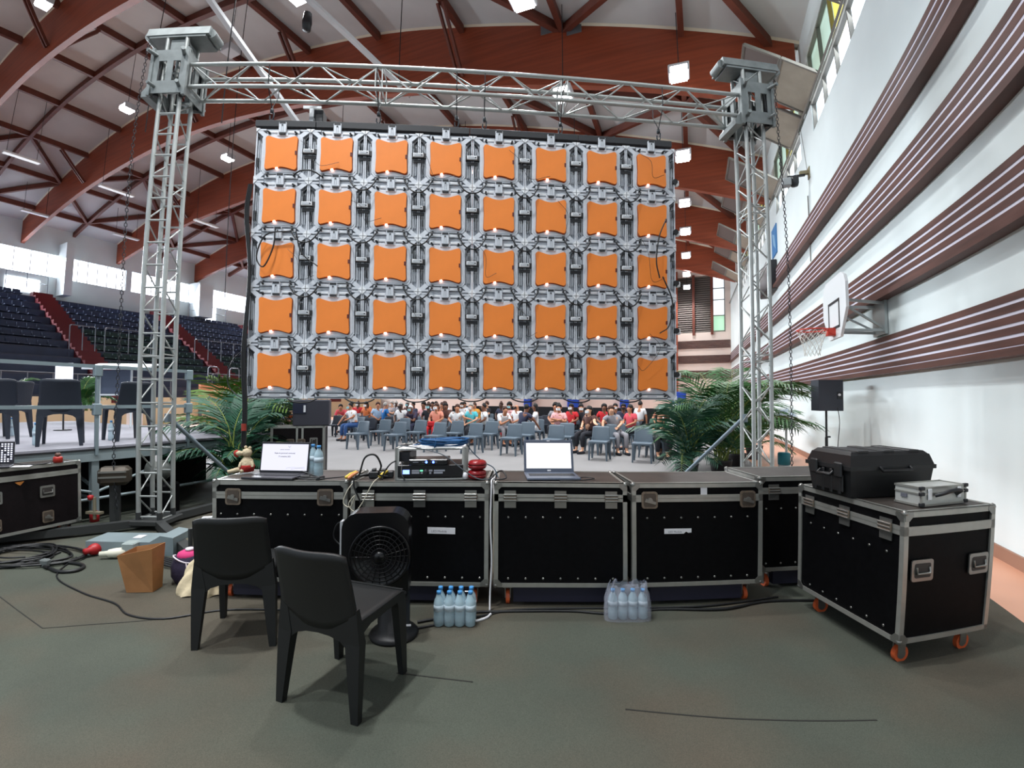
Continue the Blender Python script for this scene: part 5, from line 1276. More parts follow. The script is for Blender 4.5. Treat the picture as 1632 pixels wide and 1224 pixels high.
chair(CF, 'shaded grey moulded chair nearest the viewer, seen from behind', (-.85, 2.33, .0062), math.radians(-18))
chair(CF, 'shaded grey moulded chair further left, its back to the viewer, before the leftmost case', (-1.70, 2.86, .0062), math.radians(13))
def c2h(x, y): return (CY * x - SY * y, SY * x + CY * y)
chair(CS, 'dark chair on the stage, middle one behind the rail', (-5.50, 5.18, .9), math.radians(41))
chair(CS, 'dark chair on the stage, right one partly behind the tower', (-5.32, 6.02, .9), math.radians(66))
chair(CS, 'dark chair on the stage, cut off by the left picture edge', (-6.35, 5.02, .9), math.radians(50))
chair(CS, 'dark chair on the stage, second from the left and further back', (-7.1, 5.75, .9), math.radians(100))
for i, (x, y, lab) in enumerate(((-5.72, 5.02, 'left of the middle stage chair'), (-7.35, 6.05, 'behind the leftmost stage chair'), (-5.42, 5.86, 'left of the right stage chair'))):
    bottle('water bottle standing on the stage, ' + lab, (x, y, .9), .27, .036)
q = MB(); q.box(-.6, .6, -.02, .02, 0, .22); o = q.build('monitor_bar', m_dark, loc=hw(-13.3, 2.6, .9), rotz=-YAW + math.pi / 2); tag(o, 'low dark box at the far side of the stage', 'box')

# audience chairs: regular rows facing the stage
people = []     # hall X, Y, pose, shirt, trousers, skin, hair colour, hair kind, mask colour, label, turn
def skin(k): return mat('skin %d' % k, ((226, 172, 140), (188, 128, 96), (128, 82, 60), (84, 54, 42))[k], 0.6)
def cloth(n, c): return mat(n + ' cloth', c, 0.85)
W_ = cloth('white', (232, 232, 234)); JE = cloth('blue denim', (44, 78, 130)); DK = cloth('dark', (34, 36, 44)); NV = cloth('navy', (46, 50, 74)); TE = cloth('teal', (86, 192, 204))
LB = cloth('light blue', (168, 196, 226)); BL = cloth('bright blue', (24, 104, 172)); RD = cloth('red', (196, 34, 42)); CO = cloth('coral', (226, 148, 126)); PK = cloth('pink', (226, 170, 172))
OR = cloth('orange', (206, 112, 60)); MU = cloth('mustard', (206, 140, 44)); BR = cloth('brown', (88, 56, 50)); GR = cloth('grey', (142, 140, 146)); GN = cloth('green', (44, 78, 60)); PT = cloth('patterned dark', (62, 56, 80)); RS = cloth('rose', (204, 70, 84))
HB = mat('black hair', (20, 17, 18), 0.7); HBR = mat('brown hair', (74, 46, 36), 0.7); HG = mat('grey hair', (170, 164, 158), 0.7); HC = mat('white cap', (236, 236, 238), 0.7)
MW = mat('white mask', (236, 238, 240), 0.8); MBL = mat('pale blue mask', (150, 206, 214), 0.8); MK = mat('black mask', (26, 26, 30), 0.8)
def skin_mesh(name, V, E, Rr, lvl=1):
    me = bpy.data.meshes.new(name); me.from_pydata([Vector(v) for v in V], E, [])
    o = bpy.data.objects.new(name, me); COL.objects.link(o)
    md = o.modifiers.new('s', 'SKIN'); md.use_smooth_shade = True
    for i, r in enumerate(Rr):
        sv = me.skin_vertices[0].data[i]; sv.radius = (r, r) if not isinstance(r, tuple) else r
    me.skin_vertices[0].data[0].use_root = True
    ss = o.modifiers.new('u', 'SUBSURF'); ss.levels = lvl; ss.render_levels = lvl
    dg = bpy.context.evaluated_depsgraph_get(); dg.update()
    out_ = bpy.data.meshes.new_from_object(o.evaluated_get(dg)); COL.objects.unlink(o); bpy.data.objects.remove(o)
    return out_
def mesh_to_mb(me):
    q = MB(); q.add([v.co[:] for v in me.vertices], [tuple(p.vertices) for p in me.polygons], True); return q
def pose(kind):
    # joints: pelvis, belly, chest, neck, skull base, crown; arms; legs
    lean = {'lap': .02, 'fwd': .26, 'side': .06, 'cross': -.02, 'stand': 0, 'out': .1}[kind]
    sx = {'side': .16, 'out': -.08}.get(kind, 0)
    z0 = .53 if kind != 'stand' else .92
    pel = Vector((0, 0, z0)); bel = Vector((sx * .3, lean * .3, z0 + .17)); che = Vector((sx * .75, lean * .75, z0 + .38 - abs(lean) * .25))
    nek = Vector((sx * .95, lean * 1.05, z0 + .53 - abs(lean) * .4)); hb = nek + Vector((sx * .1, .03, .075)); cr_ = hb + Vector((0, .02, .13))
    SH = [che + Vector((s_ * .165, 0, .09)) for s_ in (-1, 1)]
    if kind == 'lap': EL = [Vector((-.25, .06, .8)), Vector((.25, .06, .8))]; WR = [Vector((-.07, .27, .68)), Vector((.09, .27, .68))]
    elif kind == 'fwd': EL = [Vector((-.2, .38, .66)), Vector((.2, .38, .66))]; WR = [Vector((-.06, .52, .78)), Vector((.05, .5, .76))]
    elif kind == 'side': EL = [Vector((-.12, .12, .82)), Vector((.42, .14, .84))]; WR = [Vector((.05, .28, .72)), Vector((.46, .3, .62))]
    elif kind == 'cross': EL = [Vector((-.24, .08, .78)), Vector((.24, .08, .78))]; WR = [Vector((.1, .2, .86)), Vector((-.1, .22, .84))]
    elif kind == 'out': EL = [Vector((-.3, .16, .85)), Vector((.2, .1, .8))]; WR = [Vector((-.5, .3, .82)), Vector((.06, .28, .7))]
    else: EL = [Vector((-.24, .02, 1.12)), Vector((.24, .02, 1.12))]; WR = [Vector((-.22, .08, .88)), Vector((.22, .08, .88))]
    if kind == 'stand': HI = [Vector((s_ * .09, 0, .88)) for s_ in (-1, 1)]; KN = [Vector((s_ * .1, .02, .48)) for s_ in (-1, 1)]; AN = [Vector((s_ * .1, 0, .08)) for s_ in (-1, 1)]
    else: HI = [Vector((s_ * .095, .03, .52)) for s_ in (-1, 1)]; KN = [Vector((s_ * .12, .42, .53)) for s_ in (-1, 1)]; AN = [Vector((s_ * .12, .42, .09)) for s_ in (-1, 1)]
    TO = [a + Vector((0, .15, -.045)) for a in AN]
    HD = [WR[0] + (WR[0] - EL[0]).normalized() * .07, WR[1] + (WR[1] - EL[1]).normalized() * .07]
    V = [pel, bel, che, nek, hb, cr_] + SH + EL + WR + HD + HI + KN + AN + TO
    E_ = [(0, 1), (1, 2), (2, 3), (3, 4), (4, 5), (2, 6), (2, 7), (6, 8), (7, 9), (8, 10), (9, 11), (10, 12), (11, 13), (0, 14), (0, 15), (14, 16), (15, 17), (16, 18), (17, 19), (18, 20), (19, 21)]
    Rr = [(.14, .11), (.125, .1), (.15, .105), .05, (.078, .09), (.07, .085)] + [.055] * 2 + [.042] * 2 + [.03] * 2 + [(.038, .018)] * 2 + [.08] * 2 + [.058] * 2 + [.036] * 2 + [.03] * 2
    body = mesh_to_mb(skin_mesh('b', V, E_, Rr))
    for s_, h_, e_ in ((-1, HD[0], EL[0]), (1, HD[1], EL[1])):     # fingers and thumb
        d = (h_ - e_).normalized(); sd = d.cross(Vector((0, 0, 1)))
        if sd.length < .1: sd = Vector((1, 0, 0))
        sd.normalize(); up = sd.cross(d)
        for k, l in enumerate((.05, .058, .054, .042)):
            a = h_ + sd * (k - 1.5) * .018; body.tube([a, a + d * l * .6, a + d * l - up * .012], [.009, .008, .007], 5)
        a = h_ - d * .04 - sd * s_ * .03; body.tube([a, a - sd * s_ * .025 + d * .02, a - sd * s_ * .03 + d * .045], [.01, .009, .007], 5)
    hc = (hb + cr_) / 2 + Vector((0, .01, .0))
    body.tube([hc + Vector((0, .085, .005)), hc + Vector((0, .105, -.022)), hc + Vector((0, .09, -.03))], [.007, .014, .01], 6)   # nose
    for s_ in (-1, 1): body.tube([hc + Vector((s_ * .078, -.005, .02)), hc + Vector((s_ * .09, -.01, -.005)), hc + Vector((s_ * .08, -.005, -.03))], [.01, .012, .008], 5)
    body.cur = 1
    for s_ in (-1, 1): body.lathe([(.001, -.008), (.011, 0), (.001, .008)], 6, M=T(*(hc + Vector((s_ * .032, .078, .012)))))
    mb_ = body.mesh('body', [skin(0), mat('dark eye', (24, 18, 18), 0.4)])
    iS = [0, 1, 2, 3, 6, 7, 8, 9]
    Vs = [V[0], V[1], V[2], V[3] - Vector((0, 0, .03)), V[6], V[7], V[6].lerp(V[8], .75), V[7].lerp(V[9], .75)]
    sh = skin_mesh('shirt', Vs, [(0, 1), (1, 2), (2, 3), (2, 4), (2, 5), (4, 6), (5, 7)], [(.165, .13), (.15, .12), (.172, .122), .062, .075, .075, .062, .062]); sh.materials.clear(); sh.materials.append(W_)
    Vt = [pel, HI[0], HI[1], KN[0], KN[1], KN[0].lerp(AN[0], .85), KN[1].lerp(AN[1], .85)]
    tr = skin_mesh('trousers', Vt, [(0, 1), (0, 2), (1, 3), (2, 4), (3, 5), (4, 6)], [(.15, .12), .095, .095, .074, .074, .056, .056]); tr.materials.clear(); tr.materials.append(DK)
    q = MB()
    for a in AN: q.box(a.x - .045, a.x + .045, a.y - .06, a.y + .19, a.z - .09, a.z - .02, ch=.02)
    shoes = []
    for a in AN:
        q = MB(); q.box(a.x - .045, a.x + .045, a.y - .06, a.y + .19, a.z - .09, a.z - .015, ch=.02); shoes.append(q.mesh('shoe', DK))
    H = {}
    def cap(nm, fn):
        q = MB(); n, m2 = 14, 8
        vs = []; 
        for j in range(m2 + 1):
            for i in range(n):
                th = math.pi * j / m2; ph = 2 * math.pi * i / n
                p = Vector((math.sin(th) * math.cos(ph), math.sin(th) * math.sin(ph), math.cos(th))); vs.append(hc + fn(p))
        q.add(vs, [(j * n + i, j * n + (i + 1) % n, (j + 1) * n + (i + 1) % n, (j + 1) * n + i) for j in range(m2) for i in range(n)], True)
        H[nm] = q.mesh('hair', HB)
    off = Vector((0, -.02, .035))
    cap('short', lambda p: off + Vector((p.x * .09, (p.y * .055 if p.y > 0 else p.y * .098), max(p.z, (.25 if p.y > .3 else -.3) - .5 * max(0, -p.y)) * .1)))
    cap('afro', lambda p: off + Vector((p.x * .11, (p.y * .06 if p.y > 0 else p.y * .11) - .01, max(p.z, (.2 if p.y > .3 else -.5)) * .125 + .01)))
    cap('long', lambda p: off + Vector((p.x * .1, (p.y * .06 if p.y > 0 else p.y * .1) - (.03 if p.z < 0 else 0), (p.z * .1 if p.z > 0 else p.z * (.26 if p.y < .2 else .03)))))
    cap('bun', lambda p: off + Vector((p.x * .09, (p.y * .055 if p.y > 0 else p.y * .1), max(p.z, (.25 if p.y > .3 else -.25) - .5 * max(0, -p.y)) * .1 + (.03 if p.z > .8 else 0))))
    q = MB(); n = 10
    q.grid(lambda u, v: hc + Vector((.074 * math.sin((u - .5) * 2.4), .03 + .078 * math.cos((u - .5) * 2.4) * (1 - .1 * abs(v - .5)), -.075 + .075 * v)), 10, 4)
    H['mask'] = q.mesh('mask', MW)
    return dict(body=mb_, shirt=sh, trousers=tr, shoes=shoes, **H)
POSES = {k: pose(k) for k in ('lap', 'fwd', 'side', 'cross', 'stand', 'out')}
def ob(name, me, parent, m=None, slot=0):
    o = bpy.data.objects.new(name, me); COL.objects.link(o); o.parent = parent
    if m is not None: o.material_slots[slot].link = 'OBJECT'; o.material_slots[slot].material = m
    return o
def person(X, Y, pz, shirt, trou, sk, hair, hk, mask, label, turn=0, scale=1.0, z=.006):
    D = POSES[pz]
    root = thing('person', label, 'person', hw(X, Y, z), -YAW + math.pi + turn)
    root.scale = (scale,) * 3
    ob('body', D['body'], root, skin(sk)); ob('shirt', D['shirt'], root, shirt); ob('trousers', D['trousers'], root, trou)
    for s_ in D['shoes']: ob('shoe', s_, root)
    if hk: ob('hair', D[hk], root, hair)
    if mask: ob('mask', D['mask'], root, mask)
    return root
PPL = [
 (-13.21, 14.5, 'fwd', RS, DK, 1, HB, 'short', None, 'person in a rose shirt bending forward, leftmost of the seated crowd', .5),
 (-10.93, 12.6, 'side', W_, JE, 1, HB, 'short', MBL, 'person in white shirt and blue jeans, leaning sideways, at the left end', -.3),
 (-12.4, 15.0, 'lap', OR, DK, 2, HB, 'long', MW, 'person in an orange top with white mask, behind the jeans wearer', 0),
 (-11.47, 14.5, 'lap', LB, DK, 1, HBR, 'short', None, 'person in a light blue shirt, left of the bright blue one', .8),
 (-10.99, 14.3, 'lap', BL, DK, 1, HG, 'short', None, 'person in a bright blue shirt in the crowd', 2.6),
 (-9.57, 13.4, 'lap', W_, DK, 3, HG, 'short', MK, 'person in a white shirt with a black mask and short grey hair', 0),
 (-9.13, 13.6, 'fwd', PT, NV, 2, HC, 'short', MBL, 'person in a patterned dark top, white cap and pale blue mask', 0),
 (-9.67, 15.0, 'lap', PK, DK, 2, HB, 'afro', None, 'person in a pink top right of the one with the white cap', 0),
 (-7.63, 12.6, 'lap', CO, RD, 1, HBR, 'long', MW, 'person in a coral top with a white mask, red bag in the lap', 0),
 (-8.83, 15.0, 'lap', OR, DK, 1, HBR, 'long', None, 'person in an orange top behind the coral one', -.4),
 (-8.07, 14.2, 'side', BR, DK, 2, HB, 'long', None, 'person in a dark brown top bending sideways between coral and white blouse', .6),
 (-6.95, 12.6, 'out', W_, DK, 1, HBR, 'short', None, 'person in a white blouse reaching down with one arm', .3),
 (-6.42, 12.7, 'lap', TE, DK, 0, HG, 'bun', MW, 'person in a teal blouse with a white mask', -.2),
 (-7.54, 15.5, 'side', MU, DK, 1, HBR, 'bun', None, 'person in a mustard top behind the teal blouse', -.5),
 (-6.0, 12.8, 'lap', W_, DK, 2, HB, 'short', None, 'person in a white sleeveless top leaning towards the neighbour', -.9),
 (-5.5, 12.9, 'fwd', W_, GR, 1, HBR, 'short', None, 'person in a white shirt turning towards the white sleeveless top', .9),
 (-5.88, 14.6, 'cross', PK, RD, 2, HB, 'afro', MBL, 'person in a pink top with black hair and pale mask, reading', 0),
 (-5.26, 13.8, 'lap', W_, DK, 1, None, None, MK, 'bald person in a white shirt in the middle of the crowd', -.4),
 (-4.7, 12.6, 'side', NV, JE, 2, HB, 'short', None, 'person in a navy T-shirt seen from behind, blue jeans', 2.7),
 (-4.5, 13.4, 'cross', W_, W_, 2, HB, 'long', None, 'person in a white top with a bare brown arm, beside a grey shirt', -1.2),
 (-3.58, 12.9, 'cross', PK, DK, 1, HB, 'bun', MW, 'person in a pale pink blouse and white mask with crossed arms', 0),
 (-4.13, 14.5, 'lap', GR, DK, 1, HB, 'afro', None, 'person with a round dark hairdo behind the pale pink blouse', 0),
 (-3.5, 14.2, 'lap', RD, DK, 2, HB, 'short', MW, 'person in a bright red T-shirt right of the round hairdo', -.3),
 (-3.09, 14.4, 'side', DK, DK, 1, HB, 'bun', MW, 'person in black with a white mask, leaning left before the blue pad', .3),
 (-2.49, 12.2, 'out', BR, DK, 0, HB, 'long', MW, 'person in a brown top with long black hair and white mask, arm held forward', -.6),
 (-2.6, 15.0, 'lap', RD, DK, 2, HB, 'long', None, 'person in a red top whose head is behind a raised arm', 0),
 (-1.84, 12.4, 'side', GR, GR, 0, HBR, 'long', None, 'person in a grey top with very long brown hair, right arm hanging', .5),
 (-2.39, 16.0, 'lap', DK, DK, 1, HB, 'short', MW, 'person in black with a white mask before the far wall', 0),
 (-2.05, 15.5, 'lap', NV, DK, 2, HB, 'short', MK, 'person in a navy top with dark cap, right of the black clothed one', 0),
 (-1.59, 13.7, 'lap', RS, DK, 1, HB, 'long', None, 'person with long black hair and bare shoulders near the right side', -.7),
 (-0.82, 12.0, 'fwd', GN, DK, 0, HB, 'long', None, 'person in a dark green top resting the head on a hand, rightmost chair', .5),
 (-0.5, 12.8, 'fwd', W_, DK, 2, HBR, 'long', None, 'person in a black and white top behind the palms', -.2),
 (-0.41, 15.0, 'lap', GR, DK, 3, HC, 'short', MBL, 'person with a white cap near the blue pad at the right', 0),
]
for a in PPL: person(*a)
person(-1.42, 14.5, 'stand', W_, DK, 1, HB, 'bun', None, 'young person standing in a white top in the right part of the crowd', 2.8, .82)
rnd = random.Random(11)
SHN = [('white', W_), ('dark', DK), ('navy', NV), ('red', RD), ('coral', CO), ('orange', OR), ('grey', GR), ('brown', BR), ('light blue', LB)]
back = [(-19.5, 16.0), (-20.3, 17.0), (-18.6, 16.0), (-14.1, 16.5), (-14.9, 17.0), (-14.7, 18.0), (-12.3, 16.5), (-11.8, 17.0), (-10.2, 16.5), (-8.6, 16.5), (-7.9, 17.0), (-6.9, 16.3), (-13.5, 15.4), (-.8, 16.5), (-16, 15.9), (-12.9, 17.7), (-11.2, 18.4), (-9.2, 17.8), (-9.4, 16.1), (-8.5, 13.5), (-10.4, 15.4)]
for i, (X, Y) in enumerate(back):
    n_, m_ = SHN[i % len(SHN)]; hk = ('short', 'long', 'afro', 'bun')[i % 4]
    person(X, Y, ('lap', 'side', 'cross', 'lap')[i % 4], m_, DK, (2, 1, 0, 3)[i % 4], (HB, HBR, HB, HG)[(i // 2) % 4], hk, (MW, MBL, None)[i % 3],
           'seated person in %s with %s hair, in the rear rows, %s' % (n_, {'short': 'short', 'long': 'long', 'afro': 'full', 'bun': 'tied'}[hk], 'seen between the palm leaves' if X < -20 else ('far left' if X < -15 else 'left of the middle' if X < -10 else 'near the middle' if X < -4 else 'far right')), rnd.uniform(-.5, .5))
    PPL.append((X, Y))
m_bagr = cloth('red', (196, 34, 42)); q = MB(); q.box(-.12, .12, -.06, .06, 0, .16, ch=.03); o = q.build('handbag', m_bagr, loc=hw(-7.63, 12.25, .58), rotz=-YAW); tag(o, 'red handbag on the lap of the person in coral', 'handbag')
# empty and taken chairs of the rows
ROW0 = [-9.0, -7.75, -6.5, -5.4, -4.28, -3.15, -2.02, -1.02]
spots = []
COLS = ['leftmost', 'second from the left', 'third from the left', 'fourth from the left', 'fifth from the left', 'third from the right', 'second from the right', 'rightmost']
for r in range(8):
    Y0 = 10.5 + r * 1.0
    for c, X in enumerate(ROW0):
        X1 = X + r * .03; Y1 = Y0 + .055 * (X + 9)
        if r >= 2 and any(abs(p[0] - X1) < .6 and abs(p[1] - Y1) < .55 for p in PPL): continue
        spots.append((X1, Y1, r, c))
ORDR = ['front', 'second', 'third', 'fourth', 'fifth', 'sixth', 'seventh', 'eighth']
proto = None
for X1, Y1, r, c in spots:
    lab = 'empty slate grey chair facing the stage, %s in the %s row' % (COLS[c], ORDR[r])
    chair(CA if r < 5 else CS, lab, hw(X1, Y1, .0062), -YAW + math.pi + rnd.uniform(-.06, .06), 'empty chairs in rows')
for i, p in enumerate(PPL):
    sh_ = {id(m): n for n, m in SHN}
    chair(CA, 'grey chair taken by ' + ' '.join(('the ' + p[9].replace(',', '')).split()[:11]) if len(p) > 3 else 'grey chair taken by a seated person of the rear rows, mostly hidden', hw(p[0], p[1] + .04, .0062), -YAW + math.pi, 'taken chairs in rows')
for r in range(3):
    for c in range(5):
        X, Y = -10.2 - c * 1.2, 12.3 + r * 1.1
        if any(abs(p[0] - X) < .6 and abs(p[1] - Y) < .55 for p in PPL): continue
        chair(CS, 'dark empty chair in the left block, %s row, %s from the aisle' % (ORDR[r], ('first', 'second', 'third', 'fourth', 'fifth')[c]), hw(X, Y, .0062), -YAW + math.pi + .15, 'dark chairs of the left block')
# low dark skirting behind the crowd
q = MB(); q.box(-10, 1.0, 17.8, 17.9, 0, 1.12); o = q.build('dark_screen', mat('black drape', (24, 24, 28), 0.9), rotz=-YAW); tag(o, 'long low black drape behind the rear rows', 'drape')

# ------------------------------------------------------------------ palms
m_leaf = mat('palm leaf', (46, 92, 40), 0.5, var=0.35, scale=3); m_leaf2 = mat('bluish palm leaf', (30, 78, 56), 0.5, var=0.3, scale=3); m_stem = mat('palm stem', (120, 134, 60), 0.6); m_pot = mat('dark pot', (36, 32, 34), 0.6)
def palm(label, loc, h, nf, seed, leafm=None, spread=1.0, pot=True):
    rnd = random.Random(seed)
    root = thing('potted_palm', label, 'palm', loc)
    if pot: q = MB(); q.lathe([(.15, 0), (.2, .3), (.21, .34), (.19, .34), (.18, .3)], 18); q.build('pot', m_pot, root)
    q = MB(); st = MB()
    for k in range(nf):
        az = 2 * math.pi * k / nf * 2.4 + rnd.uniform(-.4, .4); up = rnd.uniform(.25, 1.4); L = h * rnd.uniform(.5, .82) * (1 if up > .7 else .8); b0 = Vector((rnd.uniform(-.1, .1), rnd.uniform(-.1, .1), .28))
        d = Vector((math.cos(az) * spread, math.sin(az) * spread, 0)); pts = []
        bh = h * rnd.uniform(.02, .34)
        for i in range(13):
            t = i / 12
            out_ = L * t * math.cos(up) * .8 + L * .22 * t * t; zz = bh * min(1, t * 4) + L * (t * math.sin(up) - .42 * t ** 2.8 * (1.25 - math.sin(up) * .5))
            pts.append(b0 + d * out_ + Vector((0, 0, zz)))
        st.tube(pts, [.011 * (1 - .8 * i / 12) for i in range(13)], 5)
        for i in range(1, 13):
            for sub in (0, .5) if i < 12 else (0,):
                t = i + sub; a = pts[int(t)].lerp(pts[min(int(t) + 1, 12)], sub); tg = (pts[min(int(t) + 1, 12)] - pts[max(int(t) - 1, 0)]).normalized()
                side = tg.cross(Vector((0, 0, 1))).normalized(); n_ = side.cross(tg)
                ll = L * .42 * math.sin(math.pi * (t + 1.6) / 15) ** .6
                for s_ in (-1, 1):
                    dr = (side * s_ * .85 + tg * .75 + Vector((0, 0, -.05 - rnd.uniform(0, .2)))).normalized(); wv = tg * .018
                    m_ = a + dr * ll * .5 + n_ * .03 * ll; e_ = a + dr * ll + Vector((0, 0, -.16 * ll))
                    q.add([a - wv * .4, a + wv * .4, m_ + wv, m_ - wv, e_], [(0, 1, 2, 3), (3, 2, 4)], False)
    q.build('fronds', leafm or m_leaf, root, fix=False); st.build('stems', m_stem, root)
    return root
palm('large green potted palm right of the video wall, just left of the right tower', (4.0, 8.6, 0), 2.5, 26, 1, m_leaf)
palm('potted palm behind the strut of the right tower', (3.15, 8.1, 0), 1.75, 22, 2, m_leaf2)
palm('potted palm standing behind the right tower', (4.8, 9.6, 0), 2.35, 20, 3, m_leaf)
palm('potted palm near the right wall beside the white pedestal fan', hw(1.5, 12.6, 0), 1.7, 14, 4, m_leaf)
palm('dense palm at the lower left corner of the video wall', (-4.3, 7.5, 0), 1.7, 26, 5, m_leaf2)
palm('yellowish green palm beside the left tower, at the end of the stage', (-4.85, 7.95, 0), 2.15, 22, 6, mat('yellow green palm leaf', (84, 116, 40), 0.5, var=0.3, scale=3))
palm('low palm between the left tower and the leftmost flight case', (-4.0, 6.5, 0), 1.5, 20, 7, m_leaf2)
palm('potted plant at the far side of the stage, behind the left tower', hw(-12.0, 5.2, .9), 1.0, 16, 8, m_leaf, pot=False)
palm('potted plant at the far side of the stage, beside its middle rail post', hw(-12.9, 4.0, .9), .95, 14, 9, m_leaf, pot=False)
# flower arrangement on a low plinth before the crowd
fl = thing('flower_arrangement', 'flower arrangement of orange and white blossoms beside the tall flight case', 'flower arrangement', (-4.0, 8.2, 0))
q = MB(); q.box(-.35, .25, -.2, .2, 0, 1.0, ch=.01); q.build('plinth', mat('dark brown plinth', (46, 36, 42), 0.6), fl)
rnd = random.Random(8); q = MB(); q.cur = 0
for k in range(46):
    x, y, z = rnd.uniform(-.34, .28), rnd.uniform(-.18, .18), 1.02 + rnd.uniform(0, .32)
    q.cur = 0 if x > -.1 and z > 1.1 else (1 if rnd.random() < .5 else 2)
    q.lathe([(.001, -.03), (.04, -.01), (.045, .01), (.001, .03)], 7, M=T(x, y, z))
q.cur = 3
for k in range(40):
    a = rnd.uniform(0, 6.28); b0 = Vector((rnd.uniform(-.25, .2), 0, 1.0)); t_ = b0 + Vector((math.cos(a) * .3, math.sin(a) * .15, rnd.uniform(.1, .4)))
    q.add([b0, b0 + Vector((.02, 0, 0)), t_], [(0, 1, 2)], False)
q.build('blossoms', [mat('orange blossom', (206, 104, 52), .7), mat('white blossom', (236, 232, 232), .7), mat('pinkish blossom', (200, 150, 130), .7), m_leaf], fl, fix=False)
# ------------------------------------------------------------------ things on the floor in front
FZ = .0065
fan = thing('black_fan', 'tall glossy black fan with a round grille standing before the second flight case', 'fan', (-.74, 2.86, FZ), math.radians(6))
m_gl = mat('gloss black plastic', (10, 10, 13), 0.28); m_gl2 = mat('matt black plastic', (13, 13, 16), 0.5)
q = MB(); q.lathe([(.15, 0), (.155, .012), (.14, .03), (.1, .05), (.1, .28), (.085, .3), (.001, .3)], 28); q.build('pedestal', m_gl2, fan)
q = MB(); q.prism(rrect(-.3, .1, .22, .79, .1, 7), -.1, .06); q.build('housing', m_gl, fan)
q = MB(); q.prism([(x * 1.0, z) for x, z in rrect(-.312, -.296, .26, .74, .004, 2)], -.09, -.04); q.build('trim_strip', mat('pale trim', (190, 192, 196), 0.4), fan)
q = MB()
Mg = T(-.07, -.1, .53) @ R(math.pi / 2, 'X')
for rr in (.05, .075, .1, .125, .15, .172): q.tube([Mg @ Vector((rr * math.cos(2 * math.pi * i / 36), rr * math.sin(2 * math.pi * i / 36), .012 + .01 * (1 - rr / .17))) for i in range(36)], .0035, 5, closed=True)
for i in range(24):
    a = 2 * math.pi * i / 24; q.tube([Mg @ Vector((r_ * math.cos(a), r_ * math.sin(a), .012 + .01 * (1 - r_ / .17))) for r_ in (.03, .17)], .0025, 4)
q.lathe([(.035, .01), (.03, .03), (.001, .034)], 18, M=Mg); q.build('grille', m_gl, fan)
q = MB(); q.lathe([(.178, 0), (.185, .01), (.178, .02), (.172, .01)], 36, M=Mg); q.build('grille_ring', m_gl, fan)
q = MB(); q.lathe([(.001, 0), (.009, .001), (.009, .004), (.001, .005)], 10, M=T(.075, -.075, .09) @ R(math.pi / 2, 'X')); q.box(.085, .115, -.078, -.074, .085, .096); q.build('emblem', m_wht, fan)

# water bottle pack and torn pack
m_film = mat('clear shrink film', (206, 220, 230), 0.12, alpha=0.14, spec=0.9)
bx0, by0 = -.475, 3.02
base = None
for r in range(2):
    for c in range(4):
        lab = 'small water bottle in the shrink wrapped pack, %s row, %s from the left' % (('front', 'rear')[r], ('first', 'second', 'third', 'fourth')[c])
        loc = (-.475 + c * .069, 2.98 + r * .069, FZ)
        if base is None: base = bottle(lab, loc, .225, .034, 'bottles of the wrapped pack')
        else: dup(base, loc, c * .7 + r, lab)
q = MB(); q.box(-.512, -.235, 2.944, 3.086, .002 + FZ, .165, ch=.03); 
o = q.build('shrink_film', m_film); tag(o, 'clear shrink film around the pack of eight water bottles', 'plastic film')
q = MB(); q.prism([(-.016, -.006), (.016, -.006), (.02, .004), (-.018, .006)], .0, .003, axis='z'); o = q.build('white_label', m_wht, loc=(-.30, 3.0, .232 + FZ)); o.location = (-.295, 3.045, .2); tag(o, 'small white tag lying on the wrapped water bottle pack', 'tag')
base = None
for c in range(4):
    lab = 'half hidden water bottle in the torn plastic wrap, %s from the left' % ('first', 'second', 'third', 'fourth')[c]
    loc = (.69 + c * .068, 3.08, FZ)
    if base is None: base = bottle(lab, loc, .2, .033, 'bottles in the torn wrap')
    else: dup(base, loc, c, lab)
q = MB(); rnd = random.Random(4)
def film(u, v):
    a = 2 * math.pi * u; k = 1 - .25 * v ** 2
    x = .16 * k * math.copysign(abs(math.cos(a)) ** .6, math.cos(a)); y = .06 * k * math.copysign(abs(math.sin(a)) ** .6, math.sin(a))
    w_ = .012 * math.sin(9 * a + 7 * v) * v + .01 * math.sin(23 * a - 11 * v) * v
    return (x + w_, y + w_, .24 * v + .015 * math.sin(7 * a) * v)
q.grid(film, 60, 14)
o = q.build('plastic_wrap', mat('crumpled clear film', (200, 204, 220), 0.1, alpha=0.32, spec=1.0), loc=(.79, 3.08, FZ), fix=False); tag(o, 'crumpled clear plastic wrap standing in front of the middle flight cases', 'plastic wrap')

# cables lying along the cases
cord('floor_cable', [(-.62, 3.0, .016), (-.3, 3.13, .016), (-.1, 3.16, .014), (.4, 3.17, .014), (.7, 3.13, .014), (1.05, 3.19, .014), (1.5, 3.17, .02), (1.9, 3.28, .016), (2.5, 3.24, .016)], .009, m_cable, 'black cable lying on the carpet along the foot of the flight cases')
cord('floor_cable', [(-.62, 2.92, .014), (-.52, 2.96, .014), (-.2, 3.1, .012), (.1, 3.2, .012), (.9, 3.22, .012), (1.4, 3.23, .016), (2.0, 3.35, .014)], .007, m_cable, 'second thinner black cable along the foot of the flight cases')
cord('white_cable', [(-.14, 3.12, .016), (-.17, 3.07, .014), (-.24, 3.03, .014), (-.31, 3.1, .014), (-.33, 3.16, .02)], .008, m_wht, 'short white cable lying beside the wrapped water bottles')
cord('floor_cable', [(-4.0, 3.9, .014), (-3.75, 3.45, .012), (-3.25, 3.2, .012), (-2.85, 3.08, .012), (-2.6, 2.93, .012), (-2.32, 2.92, .012), (-2.0, 3.1, .012), (-1.5, 3.15, .012)], .007, m_cable, 'long thin black cable winding across the carpet from the left to the chairs')
rnd = random.Random(21)
